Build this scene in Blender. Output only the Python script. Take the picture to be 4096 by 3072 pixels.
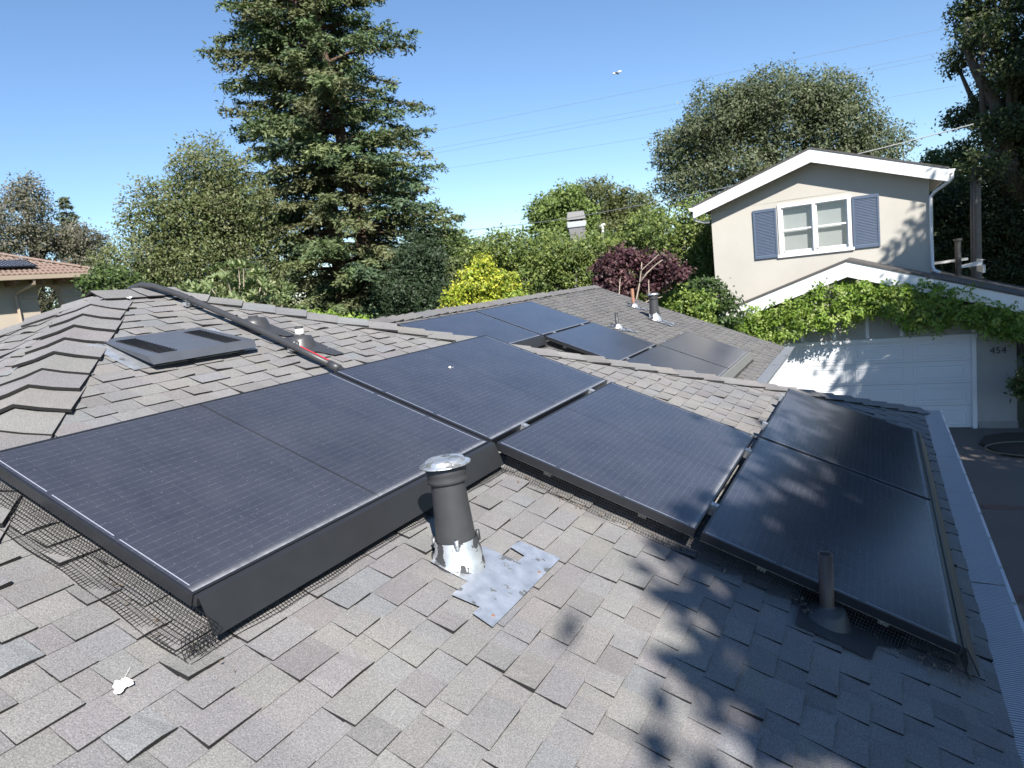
import bpy, bmesh, math, random
import numpy as np
from mathutils import Vector, Matrix

random.seed(7)
RNG = np.random.default_rng(11)
for o in list(bpy.data.objects):
    bpy.data.objects.remove(o, do_unlink=True)
SC = bpy.context.scene
COL = SC.collection
PI = math.pi

# ------------------------------------------------------------------ camera
F_PX = 2797.546                       # focal length in pixels of the 4096 px wide photograph
CAM = np.array([2.6823, -1.1989, 0.3726])
CM = np.array([[0.88373, 0.45489, -0.11040],
               [-0.03140, -0.17760, -0.98360],
               [-0.46706, 0.87263, -0.14266]])
u_, s_, vt_ = np.linalg.svd(CM); CM = u_ @ vt_
cam_d = bpy.data.cameras.new('camera')
cam = bpy.data.objects.new('camera', cam_d); COL.objects.link(cam)
cam_d.sensor_width = 36.0
cam_d.lens = F_PX / 4096 * 36.0
cam_d.clip_start = 0.05
cam_d.clip_end = 3000
cam_d.dof.use_dof = True
cam_d.dof.focus_distance = 3.2
cam_d.dof.aperture_fstop = 6.5
mw = Matrix.Identity(4)
for i in range(3):
    mw[i][0] = CM[0][i]; mw[i][1] = -CM[1][i]; mw[i][2] = -CM[2][i]; mw[i][3] = CAM[i]
cam.matrix_world = mw
SC.camera = cam

# ------------------------------------------------------------------ sky, sun, exposure
SUN_AZ, SUN_EL = 42.0, 40.0          # azimuth measured from -Y towards +X
to_sun = Vector((math.sin(math.radians(SUN_AZ)) * math.cos(math.radians(SUN_EL)),
                 -math.cos(math.radians(SUN_AZ)) * math.cos(math.radians(SUN_EL)),
                 math.sin(math.radians(SUN_EL))))
wd = bpy.data.worlds.new('World'); SC.world = wd; wd.use_nodes = True
nt = wd.node_tree
sky = nt.nodes.new('ShaderNodeTexSky'); sky.sky_type = 'NISHITA'; sky.sun_disc = False
sky.sun_elevation = math.radians(SUN_EL)
sky.sun_rotation = math.atan2(to_sun.x, to_sun.y)
sky.altitude = 0.0; sky.air_density = 1.0; sky.dust_density = 0.0; sky.ozone_density = 5.5
bg = nt.nodes['Background']; bg.inputs['Strength'].default_value = 0.084
nt.links.new(sky.outputs[0], bg.inputs['Color'])
sun_d = bpy.data.lights.new('sun', 'SUN'); sun_d.energy = 4.8; sun_d.angle = math.radians(0.53)
sun_d.color = (1.0, 0.955, 0.88)
sun = bpy.data.objects.new('sun', sun_d); COL.objects.link(sun)
sun.rotation_euler = (-to_sun).to_track_quat('-Z', 'Y').to_euler()
sun.location = to_sun * 40
SC.view_settings.view_transform = 'Standard'
SC.view_settings.look = 'None'
SC.view_settings.gamma = 1.0
SC.view_settings.exposure = 1.0
SC.view_settings.use_curve_mapping = False
SC.render.engine = 'CYCLES'
SC.cycles.use_denoising = True
SC.cycles.max_bounces = 6
SC.cycles.transparent_max_bounces = 4
SC.cycles.caustics_reflective = False
SC.cycles.caustics_refractive = False

def pr(p):
    c = CM @ (np.asarray(p, float) - CAM)
    if c[2] < .05: return None
    return (2048 + F_PX * c[0] / c[2], 1536 + F_PX * c[1] / c[2])

# ------------------------------------------------------------------ helpers
def link(o, parent=None):
    COL.objects.link(o)
    if parent is not None: o.parent = parent
    return o

def thing(name, label, cat, loc=(0, 0, 0), rot=(0, 0, 0), group=None):
    o = bpy.data.objects.new(name, None); link(o)
    o.empty_display_size = .1
    o.location = loc; o.rotation_euler = rot
    o['label'] = label; o['category'] = cat
    if group: o['group'] = group
    return o

def tag(o, label, cat, group=None):
    o['label'] = label; o['category'] = cat
    if group: o['group'] = group
    return o

class MB:
    def __init__(s): s.v = []; s.f = []; s.m = []; s.c = []
    def add(s, vs, fs, m=0, col=None):
        b = len(s.v); s.v += [tuple(map(float, q)) for q in vs]
        for f in fs:
            s.f.append(tuple(b + i for i in f)); s.m.append(m); s.c.append(col)
    def box(s, x0, x1, y0, y1, z0, z1, m=0, col=None):
        s.add([(x0, y0, z0), (x1, y0, z0), (x1, y1, z0), (x0, y1, z0), (x0, y0, z1), (x1, y0, z1), (x1, y1, z1), (x0, y1, z1)],
              [(3, 2, 1, 0), (4, 5, 6, 7), (0, 1, 5, 4), (1, 2, 6, 5), (2, 3, 7, 6), (3, 0, 4, 7)], m, col)
    def prism(s, poly, ext, m=0, col=None):
        """poly: list of 3d points (planar, CCW seen from -ext side reversed is fine); ext: extrusion vector"""
        n = len(poly); e = np.array(ext, float)
        P = [np.array(p, float) for p in poly]
        fs = [tuple(range(n))[::-1], tuple(range(n, 2 * n))] + [(i, (i + 1) % n, n + (i + 1) % n, n + i) for i in range(n)]
        s.add([tuple(p) for p in P] + [tuple(p + e) for p in P], fs, m, col)
    def lathe(s, prof, seg=24, c=(0, 0, 0), m=0, caps=True, warp=None):
        vs = []; fs = []
        for (r, z) in prof:
            for k in range(seg):
                a = 2 * PI * k / seg; x, y = r * math.cos(a), r * math.sin(a)
                zz = z if warp is None else warp(x, y, z)
                vs.append((c[0] + x, c[1] + y, c[2] + zz))
        for i in range(len(prof) - 1):
            for k in range(seg):
                k2 = (k + 1) % seg
                fs.append((i * seg + k, i * seg + k2, (i + 1) * seg + k2, (i + 1) * seg + k))
        if caps:
            fs.append(tuple(range(seg))[::-1]); L = (len(prof) - 1) * seg
            fs.append(tuple(L + k for k in range(seg)))
        s.add(vs, fs, m)
    def tube(s, pts, r, seg=6, m=0, col=None, caps=True):
        P = [np.array(p, float) for p in pts]; n = len(P)
        R = r if hasattr(r, '__len__') else [r] * n
        vs = []; fs = []
        ref = None
        for i in range(n):
            d = P[min(i + 1, n - 1)] - P[max(i - 1, 0)]; d = d / (np.linalg.norm(d) + 1e-12)
            if ref is None:
                ref = np.cross(d, [0, 0, 1.]) if abs(d[2]) < .9 else np.cross(d, [1., 0, 0])
            ref = ref - d * (ref @ d); ref = ref / (np.linalg.norm(ref) + 1e-12)
            w = np.cross(d, ref)
            for k in range(seg):
                a = 2 * PI * (k + .5) / seg
                vs.append(tuple(P[i] + R[i] * (math.cos(a) * ref + math.sin(a) * w)))
        for i in range(n - 1):
            for k in range(seg):
                k2 = (k + 1) % seg
                fs.append((i * seg + k, i * seg + k2, (i + 1) * seg + k2, (i + 1) * seg + k))
        if caps:
            fs.append(tuple(range(seg))[::-1]); fs.append(tuple((n - 1) * seg + k for k in range(seg)))
        s.add(vs, fs, m, col)
    def build(s, name, mats, parent=None, smooth=False, loc=None, bevel=0):
        me = bpy.data.meshes.new(name)
        vs = s.v
        if loc is not None:
            vs = [(a - loc[0], b - loc[1], c - loc[2]) for a, b, c in vs]
        me.from_pydata(vs, [], s.f)
        if not isinstance(mats, (list, tuple)): mats = [mats]
        for q in mats: me.materials.append(q)
        if len(mats) > 1: me.polygons.foreach_set('material_index', s.m)
        if any(c is not None for c in s.c):
            at = me.color_attributes.new('tint', 'FLOAT_COLOR', 'CORNER')
            arr = []
            for f, c in zip(s.f, s.c):
                c = c if c is not None else (.5, .5, .5)
                arr += [c[0], c[1], c[2], 1.0] * len(f)
            at.data.foreach_set('color', arr)
        if smooth: me.polygons.foreach_set('use_smooth', [True] * len(me.polygons))
        me.update()
        o = bpy.data.objects.new(name, me); link(o, parent)
        if loc is not None: o.location = loc
        if bevel:
            b = o.modifiers.new('bevel', 'BEVEL'); b.width = bevel; b.segments = 2; b.limit_method = 'ANGLE'
        return o

# ------------------------------------------------------------------ materials
def new_mat(name):
    m = bpy.data.materials.new(name); m.use_nodes = True
    nt = m.node_tree; return m, nt, nt.nodes['Principled BSDF']
def N(nt, t, **kw):
    n = nt.nodes.new(t)
    for k, v in kw.items(): setattr(n, k, v)
    return n
def ramp(nt, fac, stops):
    r = N(nt, 'ShaderNodeValToRGB'); nt.links.new(fac, r.inputs[0])
    e = r.color_ramp.elements
    while len(e) < len(stops): e.new(.5)
    for q, (p, c) in zip(e, stops):
        q.position = p; q.color = (*c, 1) if len(c) == 3 else c
    return r.outputs[0]
def mth(nt, op, a, b=None, c=None):
    n = N(nt, 'ShaderNodeMath', operation=op)
    for i, x in enumerate((a, b, c)):
        if x is None: continue
        if isinstance(x, (int, float)): n.inputs[i].default_value = x
        else: nt.links.new(x, n.inputs[i])
    return n.outputs[0]
def mix(nt, fac, a, b, blend='MIX'):
    n = N(nt, 'ShaderNodeMix', data_type='RGBA', blend_type=blend)
    for k, x in ((0, fac), (6, a), (7, b)):
        if isinstance(x, (int, float)): n.inputs[k].default_value = x
        elif isinstance(x, tuple): n.inputs[k].default_value = (*x, 1) if len(x) == 3 else x
        else: nt.links.new(x, n.inputs[k])
    return n.outputs[2]
def noise(nt, vec, scale, detail=3, rough=.55):
    n = N(nt, 'ShaderNodeTexNoise'); n.inputs['Scale'].default_value = scale
    n.inputs['Detail'].default_value = detail; n.inputs['Roughness'].default_value = rough
    if vec is not None: nt.links.new(vec, n.inputs['Vector'])
    return n.outputs['Fac']
def pos(nt): return N(nt, 'ShaderNodeNewGeometry').outputs['Position']
def objc(nt): return N(nt, 'ShaderNodeTexCoord').outputs['Object']
def bump(nt, bs, h, strength=.3, dist=.01):
    b = N(nt, 'ShaderNodeBump'); b.inputs['Strength'].default_value = strength; b.inputs['Distance'].default_value = dist
    nt.links.new(h, b.inputs['Height']); nt.links.new(b.outputs[0], bs.inputs['Normal'])
def simple(name, col, rough=.6, metal=0, var=.12, scale=6, bumps=0, bscale=60, spec=.5):
    m, nt, bs = new_mat(name)
    p = pos(nt)
    f = noise(nt, p, scale, 4)
    c = mix(nt, f, tuple(x * (1 - var) for x in col), tuple(min(1, x * (1 + var)) for x in col))
    nt.links.new(c, bs.inputs['Base Color'])
    bs.inputs['Roughness'].default_value = rough; bs.inputs['Metallic'].default_value = metal
    bs.inputs['Specular IOR Level'].default_value = spec
    if bumps: bump(nt, bs, noise(nt, p, bscale, 3), bumps, .01)
    return m

def make_shingle():
    m, nt, bs = new_mat('asphalt_granules')
    at = N(nt, 'ShaderNodeAttribute', attribute_name='tint').outputs['Color']
    p = pos(nt)
    g = noise(nt, p, 210, 2, .8)
    g2 = noise(nt, p, 520, 1, .5)
    w = noise(nt, p, 2.2, 4)
    sp = mix(nt, .5, ramp(nt, g, [(.30, (.38, .38, .38)), (.50, (.95, .95, .95)), (.72, (1.75, 1.74, 1.72))]),
             ramp(nt, g2, [(.32, (.45, .45, .45)), (.68, (1.6, 1.6, 1.6))]))
    c = mix(nt, 1.0, at, sp, 'MULTIPLY')
    c = mix(nt, 1.0, c, ramp(nt, w, [(.3, (.88, .88, .9)), (.7, (1.1, 1.09, 1.07))]), 'MULTIPLY')
    nt.links.new(c, bs.inputs['Base Color'])
    bs.inputs['Roughness'].default_value = .95; bs.inputs['Specular IOR Level'].default_value = .15
    bump(nt, bs, g, .55, .004)
    return m
M_SH = make_shingle()
M_ASPH = simple('asphalt_edge', (.012, .012, .013), .9, 0, .3, 40)
M_DECK = simple('roof_underlay', (.02, .02, .02), .9)

def make_cells():
    m, nt, bs = new_mat('solar_cells')
    oc = objc(nt); sx = N(nt, 'ShaderNodeSeparateXYZ'); nt.links.new(oc, sx.inputs[0])
    x, y = sx.outputs[0], sx.outputs[1]
    def line(co, period, width, off=0.0):
        f = mth(nt, 'FRACT', mth(nt, 'DIVIDE', mth(nt, 'ADD', co, off), period))
        d = mth(nt, 'ABSOLUTE', mth(nt, 'SUBTRACT', f, .5))
        return mth(nt, 'LESS_THAN', d, width / period / 2)
    bus = line(x, .0335, .0011)
    dash = ramp(nt, noise(nt, oc, 42, 2, .7), [(.42, (.16, .16, .16)), (.66, (1, 1, 1))])
    gapx = line(x, .1675, .0022, .0837); gapy = line(y, .0845, .0016, .04)
    base = ramp(nt, noise(nt, oc, 1.3, 2), [(.3, (.013, .016, .030)), (.7, (.020, .024, .042))])
    c = mix(nt, mth(nt, 'MULTIPLY', gapx, .6), base, (.004, .004, .006))
    c = mix(nt, mth(nt, 'MULTIPLY', gapy, .35), c, (.07, .075, .09))
    c = mix(nt, mth(nt, 'MULTIPLY', mth(nt, 'MULTIPLY', bus, dash), .42), c, (.34, .35, .38))
    mid = mth(nt, 'LESS_THAN', mth(nt, 'ABSOLUTE', mth(nt, 'SUBTRACT', y, .861)), .007)
    c = mix(nt, mid, c, (.004, .004, .006))
    rib = mth(nt, 'LESS_THAN', mth(nt, 'ABSOLUTE', mth(nt, 'SUBTRACT', mth(nt, 'ABSOLUTE', mth(nt, 'SUBTRACT', y, .861)), .838)), .0017)
    rib = mth(nt, 'MULTIPLY', rib, mth(nt, 'LESS_THAN', mth(nt, 'ABSOLUTE', mth(nt, 'SUBTRACT', mth(nt, 'FRACT', mth(nt, 'DIVIDE', x, .335)), .5)), .46))
    c = mix(nt, mth(nt, 'MULTIPLY', rib, .8), c, (.42, .44, .52))
    # dust film, droplet marks, dirt line gathered along the lower frame
    dust = noise(nt, oc, 3.5, 5, .65)
    streak = N(nt, 'ShaderNodeMapping'); streak.inputs['Scale'].default_value = (2.5, 30, 1); nt.links.new(oc, streak.inputs[0])
    st = noise(nt, streak.outputs[0], 1.0, 3)
    dirt = mth(nt, 'ADD', mth(nt, 'MULTIPLY', dust, .10), mth(nt, 'MULTIPLY', st, .04))
    edge = mth(nt, 'POWER', mth(nt, 'MAXIMUM', mth(nt, 'SUBTRACT', 1.0, mth(nt, 'DIVIDE', mth(nt, 'SUBTRACT', 1.017, x), .03)), 0.0), 2.2)
    edge = mth(nt, 'MULTIPLY', edge, mth(nt, 'ADD', mth(nt, 'MULTIPLY', noise(nt, oc, 30, 3), .9), .1))
    spk = ramp(nt, noise(nt, oc, 95, 1, .5), [(.735, (0, 0, 0)), (.76, (1, 1, 1))])
    spk = mth(nt, 'MULTIPLY', spk, .16)
    dr = mth(nt, 'MINIMUM', mth(nt, 'ADD', mth(nt, 'ADD', dirt, mth(nt, 'MULTIPLY', edge, .75)), spk), .9)
    c = mix(nt, dr, c, (.42, .425, .44))
    nt.links.new(c, bs.inputs['Base Color'])
    rg = mth(nt, 'ADD', .16, mth(nt, 'MULTIPLY', dr, .5)); nt.links.new(rg, bs.inputs['Roughness'])
    bs.inputs['Specular IOR Level'].default_value = .42
    return m
M_CELL = make_cells()
M_BLACK = simple('black_anodised_frame', (.018, .019, .023), .32, 0, .25, 30)
M_SKIRT = simple('black_powder_coat_trim', (.022, .023, .026), .42, 0, .2, 14, .05, 200)
M_WIRE = simple('black_coated_wire', (.012, .012, .013), .5, 0, .2, 60)
M_RAIL = simple('dusty_mill_aluminium', (.42, .40, .34), .6, .3, .35, 40)
M_GUTTER = simple('galvanised_gutter', (.52, .54, .57), .42, .75, .2, 12)

def make_guard():
    m, nt, bs = new_mat('micro_mesh_guard')
    p = pos(nt)
    mp = N(nt, 'ShaderNodeMapping'); mp.inputs['Scale'].default_value = (2, 1, 2); nt.links.new(p, mp.inputs[0])
    w = N(nt, 'ShaderNodeTexWave', bands_direction='Y'); w.inputs['Scale'].default_value = 21
    w.inputs['Distortion'].default_value = 5.0; w.inputs['Detail'].default_value = 2; w.inputs['Detail Scale'].default_value = .35; nt.links.new(mp.outputs[0], w.inputs[0])
    c = ramp(nt, w.outputs['Fac'], [(.2, (.22, .235, .26)), (.8, (.70, .72, .75))])
    c = mix(nt, mth(nt, 'MULTIPLY', noise(nt, p, 9, 4), .45), c, (.30, .30, .30))
    nt.links.new(c, bs.inputs['Base Color'])
    bs.inputs['Metallic'].default_value = .7; bs.inputs['Roughness'].default_value = .42
    bump(nt, bs, w.outputs['Fac'], .6, .004)
    return m
M_GUARD = make_guard()

def make_peel(name, thr, paint=(.045, .046, .05), nsc=13):
    m, nt, bs = new_mat(name)
    oc = objc(nt)
    mp = N(nt, 'ShaderNodeMapping'); mp.inputs['Scale'].default_value = (1.0, 1.0, .7); nt.links.new(oc, mp.inputs[0])
    f = noise(nt, mp.outputs[0], nsc, 5, .62)
    k = ramp(nt, f, [(thr, (0, 0, 0)), (thr + .012, (1, 1, 1))])
    pc = mix(nt, noise(nt, oc, 30, 4), tuple(x * .8 for x in paint), tuple(x * 1.35 for x in paint))
    mc = ramp(nt, noise(nt, oc, 18, 4), [(.3, (.50, .53, .57)), (.7, (.78, .80, .83))])
    nt.links.new(mix(nt, k, pc, mc), bs.inputs['Base Color'])
    nt.links.new(mth(nt, 'MULTIPLY', k, .75), bs.inputs['Metallic'])
    bs.inputs['Roughness'].default_value = .42
    bump(nt, bs, k, -.5, .002)
    return m
M_PEEL = make_peel('peeling_paint_flashing', .50)
M_PEEL_FEW = make_peel('chipped_paint_metal', .66)
M_PEEL_CAP = make_peel('weathered_cap_metal', .46, (.12, .125, .13), 17)
M_PEEL_PLATE = make_peel('bare_flashing_metal', .41, (.10, .105, .11), 9)
M_PIPE = simple('dark_grey_vent_paint', (.045, .046, .05), .42, 0, .25, 22, .08, 150)
M_PIPE_BROWN = simple('brown_painted_pipe', (.07, .05, .042), .45, 0, .25, 25)
M_RUST = simple('rusty_brown_pipe', (.24, .12, .075), .7, 0, .35, 30)
M_VENT = simple('charcoal_vent_paint', (.085, .092, .11), .38, 0, .2, 10)
M_SLOT = simple('vent_slot_black', (.004, .004, .004), .9)
M_WHITE = simple('white_trim_paint', (.78, .79, .80), .5, 0, .04, 5, .06, 90)
M_DOOR = simple('white_door_paint', (.74, .76, .80), .45, 0, .03, 4, .03, 220)
M_RED = simple('red_warning_label', (.55, .035, .05), .4)
M_POOP = simple('chalky_white_splat', (.78, .77, .74), .8)
M_ROOFDK = simple('aged_brown_shingle', (.085, .08, .078), .9, 0, .45, 22, .5, 60)
M_CHAR = simple('dark_metal', (.03, .03, .032), .5)

def make_stucco(name, col, stain=.14):
    m, nt, bs = new_mat(name)
    p = pos(nt)
    a = noise(nt, p, .9, 5, .6); b = noise(nt, p, 14, 3)
    c = mix(nt, a, tuple(x * (1 - stain) for x in col), tuple(min(1, x * (1 + stain * .6)) for x in col))
    c = mix(nt, mth(nt, 'MULTIPLY', b, .15), c, tuple(x * .75 for x in col))
    nt.links.new(c, bs.inputs['Base Color']); bs.inputs['Roughness'].default_value = .92
    bs.inputs['Specular IOR Level'].default_value = .2
    bump(nt, bs, noise(nt, p, 70, 4), .3, .01)
    return m
M_STUC = make_stucco('warm_grey_stucco', (.50, .475, .43))
M_STUC2 = make_stucco('tan_stucco', (.47, .41, .335), .1)
M_SIDING = make_stucco('grey_beige_siding', (.42, .41, .39), .08)
M_SHUT = simple('slate_blue_shutter', (.085, .115, .175), .5, 0, .1, 8)
M_SHADE = simple('grey_roller_shade', (.60, .60, .58), .85, 0, .06, 6)
def make_glass():
    m, nt, bs = new_mat('screened_window_glass')
    bs.inputs['Base Color'].default_value = (.35, .36, .36, 1)
    tr = N(nt, 'ShaderNodeBsdfTransparent'); tr.inputs[0].default_value = (.84, .855, .86, 1)
    gl = N(nt, 'ShaderNodeBsdfGlossy'); gl.inputs['Roughness'].default_value = .08
    mx = N(nt, 'ShaderNodeMixShader'); mx.inputs[0].default_value = .07
    nt.links.new(tr.outputs[0], mx.inputs[1]); nt.links.new(gl.outputs[0], mx.inputs[2])
    nt.links.new(mx.outputs[0], nt.nodes['Material Output'].inputs['Surface'])
    return m
M_GLASS = make_glass()
M_CLAY = simple('weathered_clay_tile', (.21, .15, .12), .85, 0, .38, 7, .3, 40)
M_TANTRIM = simple('tan_gutter_paint', (.36, .295, .225), .6, 0, .08, 6)
M_CORBEL = simple('brown_wood_corbel', (.20, .135, .10), .8)
M_BARK = simple('grey_brown_bark', (.10, .08, .065), .95, 0, .5, 9, .8, 22)
M_BARK_R = simple('reddish_bark', (.115, .075, .055), .95, 0, .45, 8, .8, 20)
M_BARK_P = simple('pale_branch_bark', (.38, .32, .26), .9, 0, .25, 12)
M_CONC = simple('aged_concrete', (.30, .29, .27), .9, 0, .2, 6, .3, 60)
M_BRICK = simple('driveway_brick', (.16, .10, .085), .9, 0, .35, 20, .3, 60)
M_POLE = simple('weathered_pole_wood', (.20, .185, .175), .9, 0, .3, 12)
M_CABLE = simple('grey_cable', (.10, .10, .11), .6)
M_LINE = simple('aluminium_line', (.30, .31, .32), .5)
M_FARLINE = simple('far_power_line', (.14, .15, .17), .5)
M_CHIM = simple('grey_flue_metal', (.17, .168, .172), .55, .2, .1, 4)

def make_ground(name, a, b, sc, bs_=.6):
    m, nt, bs = new_mat(name); p = pos(nt)
    f = noise(nt, p, sc, 6, .65); g = noise(nt, p, sc * 40, 3)
    c = mix(nt, f, a, b); c = mix(nt, mth(nt, 'MULTIPLY', g, .5), c, tuple(x * .5 for x in a))
    nt.links.new(c, bs.inputs['Base Color']); bs.inputs['Roughness'].default_value = .95
    bump(nt, bs, g, bs_, .02)
    return m
M_GRASS = make_ground('dry_lawn', (.06, .075, .03), (.12, .11, .06), .4)
M_DRIVE = make_ground('brown_exposed_aggregate', (.13, .112, .10), (.20, .175, .16), .5)
M_SOIL = make_ground('dark_bark_mulch', (.028, .022, .018), (.06, .045, .035), 2.5, 1.0)

def make_leaf(name, trans=.28, rough=.5):
    m, nt, bs = new_mat(name)
    at = N(nt, 'ShaderNodeAttribute', attribute_name='tint').outputs['Color']
    nt.links.new(at, bs.inputs['Base Color'])
    bs.inputs['Roughness'].default_value = rough; bs.inputs['Specular IOR Level'].default_value = .35
    tl = N(nt, 'ShaderNodeBsdfTranslucent')
    nt.links.new(mix(nt, 1.0, at, (1.0, 1.25, .55), 'MULTIPLY'), tl.inputs[0])
    mx = N(nt, 'ShaderNodeMixShader'); mx.inputs[0].default_value = trans
    nt.links.new(bs.outputs[0], mx.inputs[1]); nt.links.new(tl.outputs[0], mx.inputs[2])
    nt.links.new(mx.outputs[0], nt.nodes['Material Output'].inputs['Surface'])
    return m
M_LEAF = make_leaf('leaf'); M_NEEDLE = make_leaf('needle', .15, .6)
M_LITTER = simple('dry_leaf_litter', (.16, .125, .09), .9, 0, .5, 60)

# ------------------------------------------------------------------ roof geometry
TH = math.radians(22.165); CT, ST, TT = math.cos(TH), math.sin(TH), math.tan(TH)
DN = np.array([CT, 0, -ST]); YY = np.array([0, 1., 0]); NN = np.array([ST, 0, CT])
H = .13
AX, AZ, AY0, AY1 = -1.79, .589, 1.66, 2.09        # short ridge of the near roof
EX = 3.03                                          # eave of the near roof
BX, BZ, BY0, BY1, BEX = -2.57, .1073, 3.27, 12.75, 1.075
EZ = AZ - TT * (EX - AX)
GZ = -4.06
SP0 = -1.88                                        # panel coordinate of the ridge

# ---- setting
def struct(name, mb, mat):
    o = mb.build(name, mat); o['kind'] = 'structure'; return o
g = MB(); g.add([(-900, -900, GZ), (900, -900, GZ), (900, 900, GZ), (-900, 900, GZ)], [(0, 1, 2, 3)])
struct('ground', g, M_GRASS)
g = MB(); g.add([(1.2, -14, GZ + .006), (9, -14, GZ + .006), (9, 17.3, GZ + .006), (1.2, 17.3, GZ + .006)], [(0, 1, 2, 3)])
drive = struct('driveway', g, M_DRIVE)
for yb in (11.75, 5.2, 8.4):
    for rr in range(2):
        g = MB()
        for k in range(26):
            x = 3.2 + k * .222 + .1 * rr
            g.box(x, x + .205, yb + rr * .112, yb + rr * .112 + .1, GZ + .004, GZ + .012 + random.uniform(0, .004))
        o = g.build('brick_band', M_BRICK, drive); o['kind'] = 'stuff'
g = MB()
pts = [(4.75, 15.0), (4.45, 15.8), (4.6, 16.45), (5.0, 16.75), (9.5, 16.9), (9.5, 14.2), (6.2, 13.9)]
g.prism([(x, y, GZ + .01) for x, y in pts], (0, 0, .035)); struct('planting_bed', g, M_SOIL)

# ---- main house
house = thing('shingled_house', 'low house with grey asphalt shingle roof carrying black solar panels', 'house', (0, 0, GZ))
OFF = -GZ
class HB(MB):
    pass
def hbuild(mb, name, mats, parent=house, **kw):
    mb.v = [(x, y, z + OFF) for x, y, z in mb.v] if parent is house else mb.v
    return mb.build(name, mats, parent, **kw)
d = MB()
def zA(x): return AZ - TT * (x - AX)
def zB(x): return BZ - TT * (x - BX)
def zC(y): return AZ - TT * (y - AY1)
def zD(y): return AZ + TT * (y - AY0)
def zA2(x): return AZ + TT * (x - AX)
def zB2(x): return BZ + TT * (x - BX)
k = EX - AX; e = -.005
P = {'a0': (AX, AY0, AZ + e), 'a1': (AX, AY1, AZ + e), 'r': (EX, AY1 + k, zA(EX) + e), 'l': (EX, AY0 - k, zA(EX) + e),
     'l2': (AX - k, AY0 - k, zA(EX) + e), 'r2': (AX - k, AY1 + k, zA(EX) + e)}
d.add([P['a0'], P['l'], P['r'], P['a1']], [(0, 1, 2, 3)])
d.add([P['a0'], P['l2'], P['l']], [(0, 1, 2)])
d.add([P['a1'], P['r2'], P['l2'], P['a0']], [(0, 1, 2, 3)])
d.add([P['a1'], P['r'], (BEX, AY1 + k, zC(AY1 + k) + e), (BX, BY0, BZ + e), P['r2']], [(0, 1, 2, 3), (0, 3, 4)])
d.add([(BX, BY0, BZ + e), (BEX, AY1 + k, zB(BEX) + e), (BEX, BY1, zB(BEX) + e), (BX, BY1, BZ + e)], [(0, 1, 2, 3)])
d.add([(BX, BY0, BZ + e), (BX, BY1, BZ + e), (BX - 3.645, BY1, zB(BEX) + e), (BX - 3.645, BY0 + 3.645, zB(BEX) + e)], [(0, 1, 2, 3)])
roof = hbuild(d, 'roof', M_DECK)
# walls and fascia
w = MB()
w.box(-6.2, EX - .42, AY0 - k + .4, AY1 + k - .4, GZ, EZ - .14)
w.box(BX - 3.3, BEX - .42, AY1 + k - .5, BY1 - .35, GZ, EZ - .141)
w.prism([(BX - 3.3, BY1 - .36, EZ - .15), (BEX - .42, BY1 - .36, EZ - .15), (BX, BY1 - .36, BZ - .08)], (0, .02, 0))
hbuild(w, 'wall', M_STUC)
w = MB(); w.box(EX - .06, EX - .03, AY0 - k, AY1 + k, EZ - .19, EZ - .03)
w.box(BEX + .01, EX - .06, AY1 + k - .06, AY1 + k - .03, EZ - .19, EZ - .03)
w.box(BEX - .06, BEX - .03, AY1 + k, BY1, EZ - .19, EZ - .03)
w.prism([(BX, BY1 - .03, BZ - .02), (BEX - .03, BY1 - .03, zB(BEX - .03) - .02), (BEX - .03, BY1 - .03, zB(BEX - .03) - .2), (BX, BY1 - .03, BZ - .2)], (0, .03, 0))
hbuild(w, 'fascia', M_WHITE)

# ---- shingles: laminated tabs, one piece each
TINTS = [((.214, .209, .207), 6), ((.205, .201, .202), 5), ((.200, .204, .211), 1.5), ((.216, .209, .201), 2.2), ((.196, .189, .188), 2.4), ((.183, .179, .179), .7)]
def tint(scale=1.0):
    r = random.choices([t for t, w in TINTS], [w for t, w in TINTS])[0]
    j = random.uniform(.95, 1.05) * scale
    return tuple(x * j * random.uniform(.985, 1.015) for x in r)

class Face:
    def __init__(s, o, es, ea, n, slen, lo, hi, ts=1.0):
        s.o = np.array(o, float); s.es = es; s.ea = ea; s.n = n; s.slen = slen; s.lo = lo; s.hi = hi; s.ts = ts
    def p(s, a, b, h): return s.o + s.es * a + s.ea * b + s.n * h
FA = Face((AX, 0, AZ), DN, YY, NN, (EX - AX) / CT + .02, lambda s: AY0 - s * CT, lambda s: AY1 + s * CT)
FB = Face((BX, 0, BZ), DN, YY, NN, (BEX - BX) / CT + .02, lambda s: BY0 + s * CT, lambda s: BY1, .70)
FD = Face((0, AY0, AZ), np.array([0, -CT, -ST]), np.array([1., 0, 0]), np.array([0, -ST, CT]), (EX - AX) / CT,
          lambda s: AX - s * CT, lambda s: AX + s * CT)
EXPO = .1055
PW, PL, PG = 1.0315, 1.722, .0288
def under_panel(sp, y):
    for (iu, iv) in ((0, 0), (1, 0), (1, 1), (1, 2), (2, 2)):
        y0 = iu * (PL + PG); s0 = iv * (PW + PG)
        if s0 < sp < s0 + PW and y0 < y < y0 + PL: return True
    return False

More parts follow.
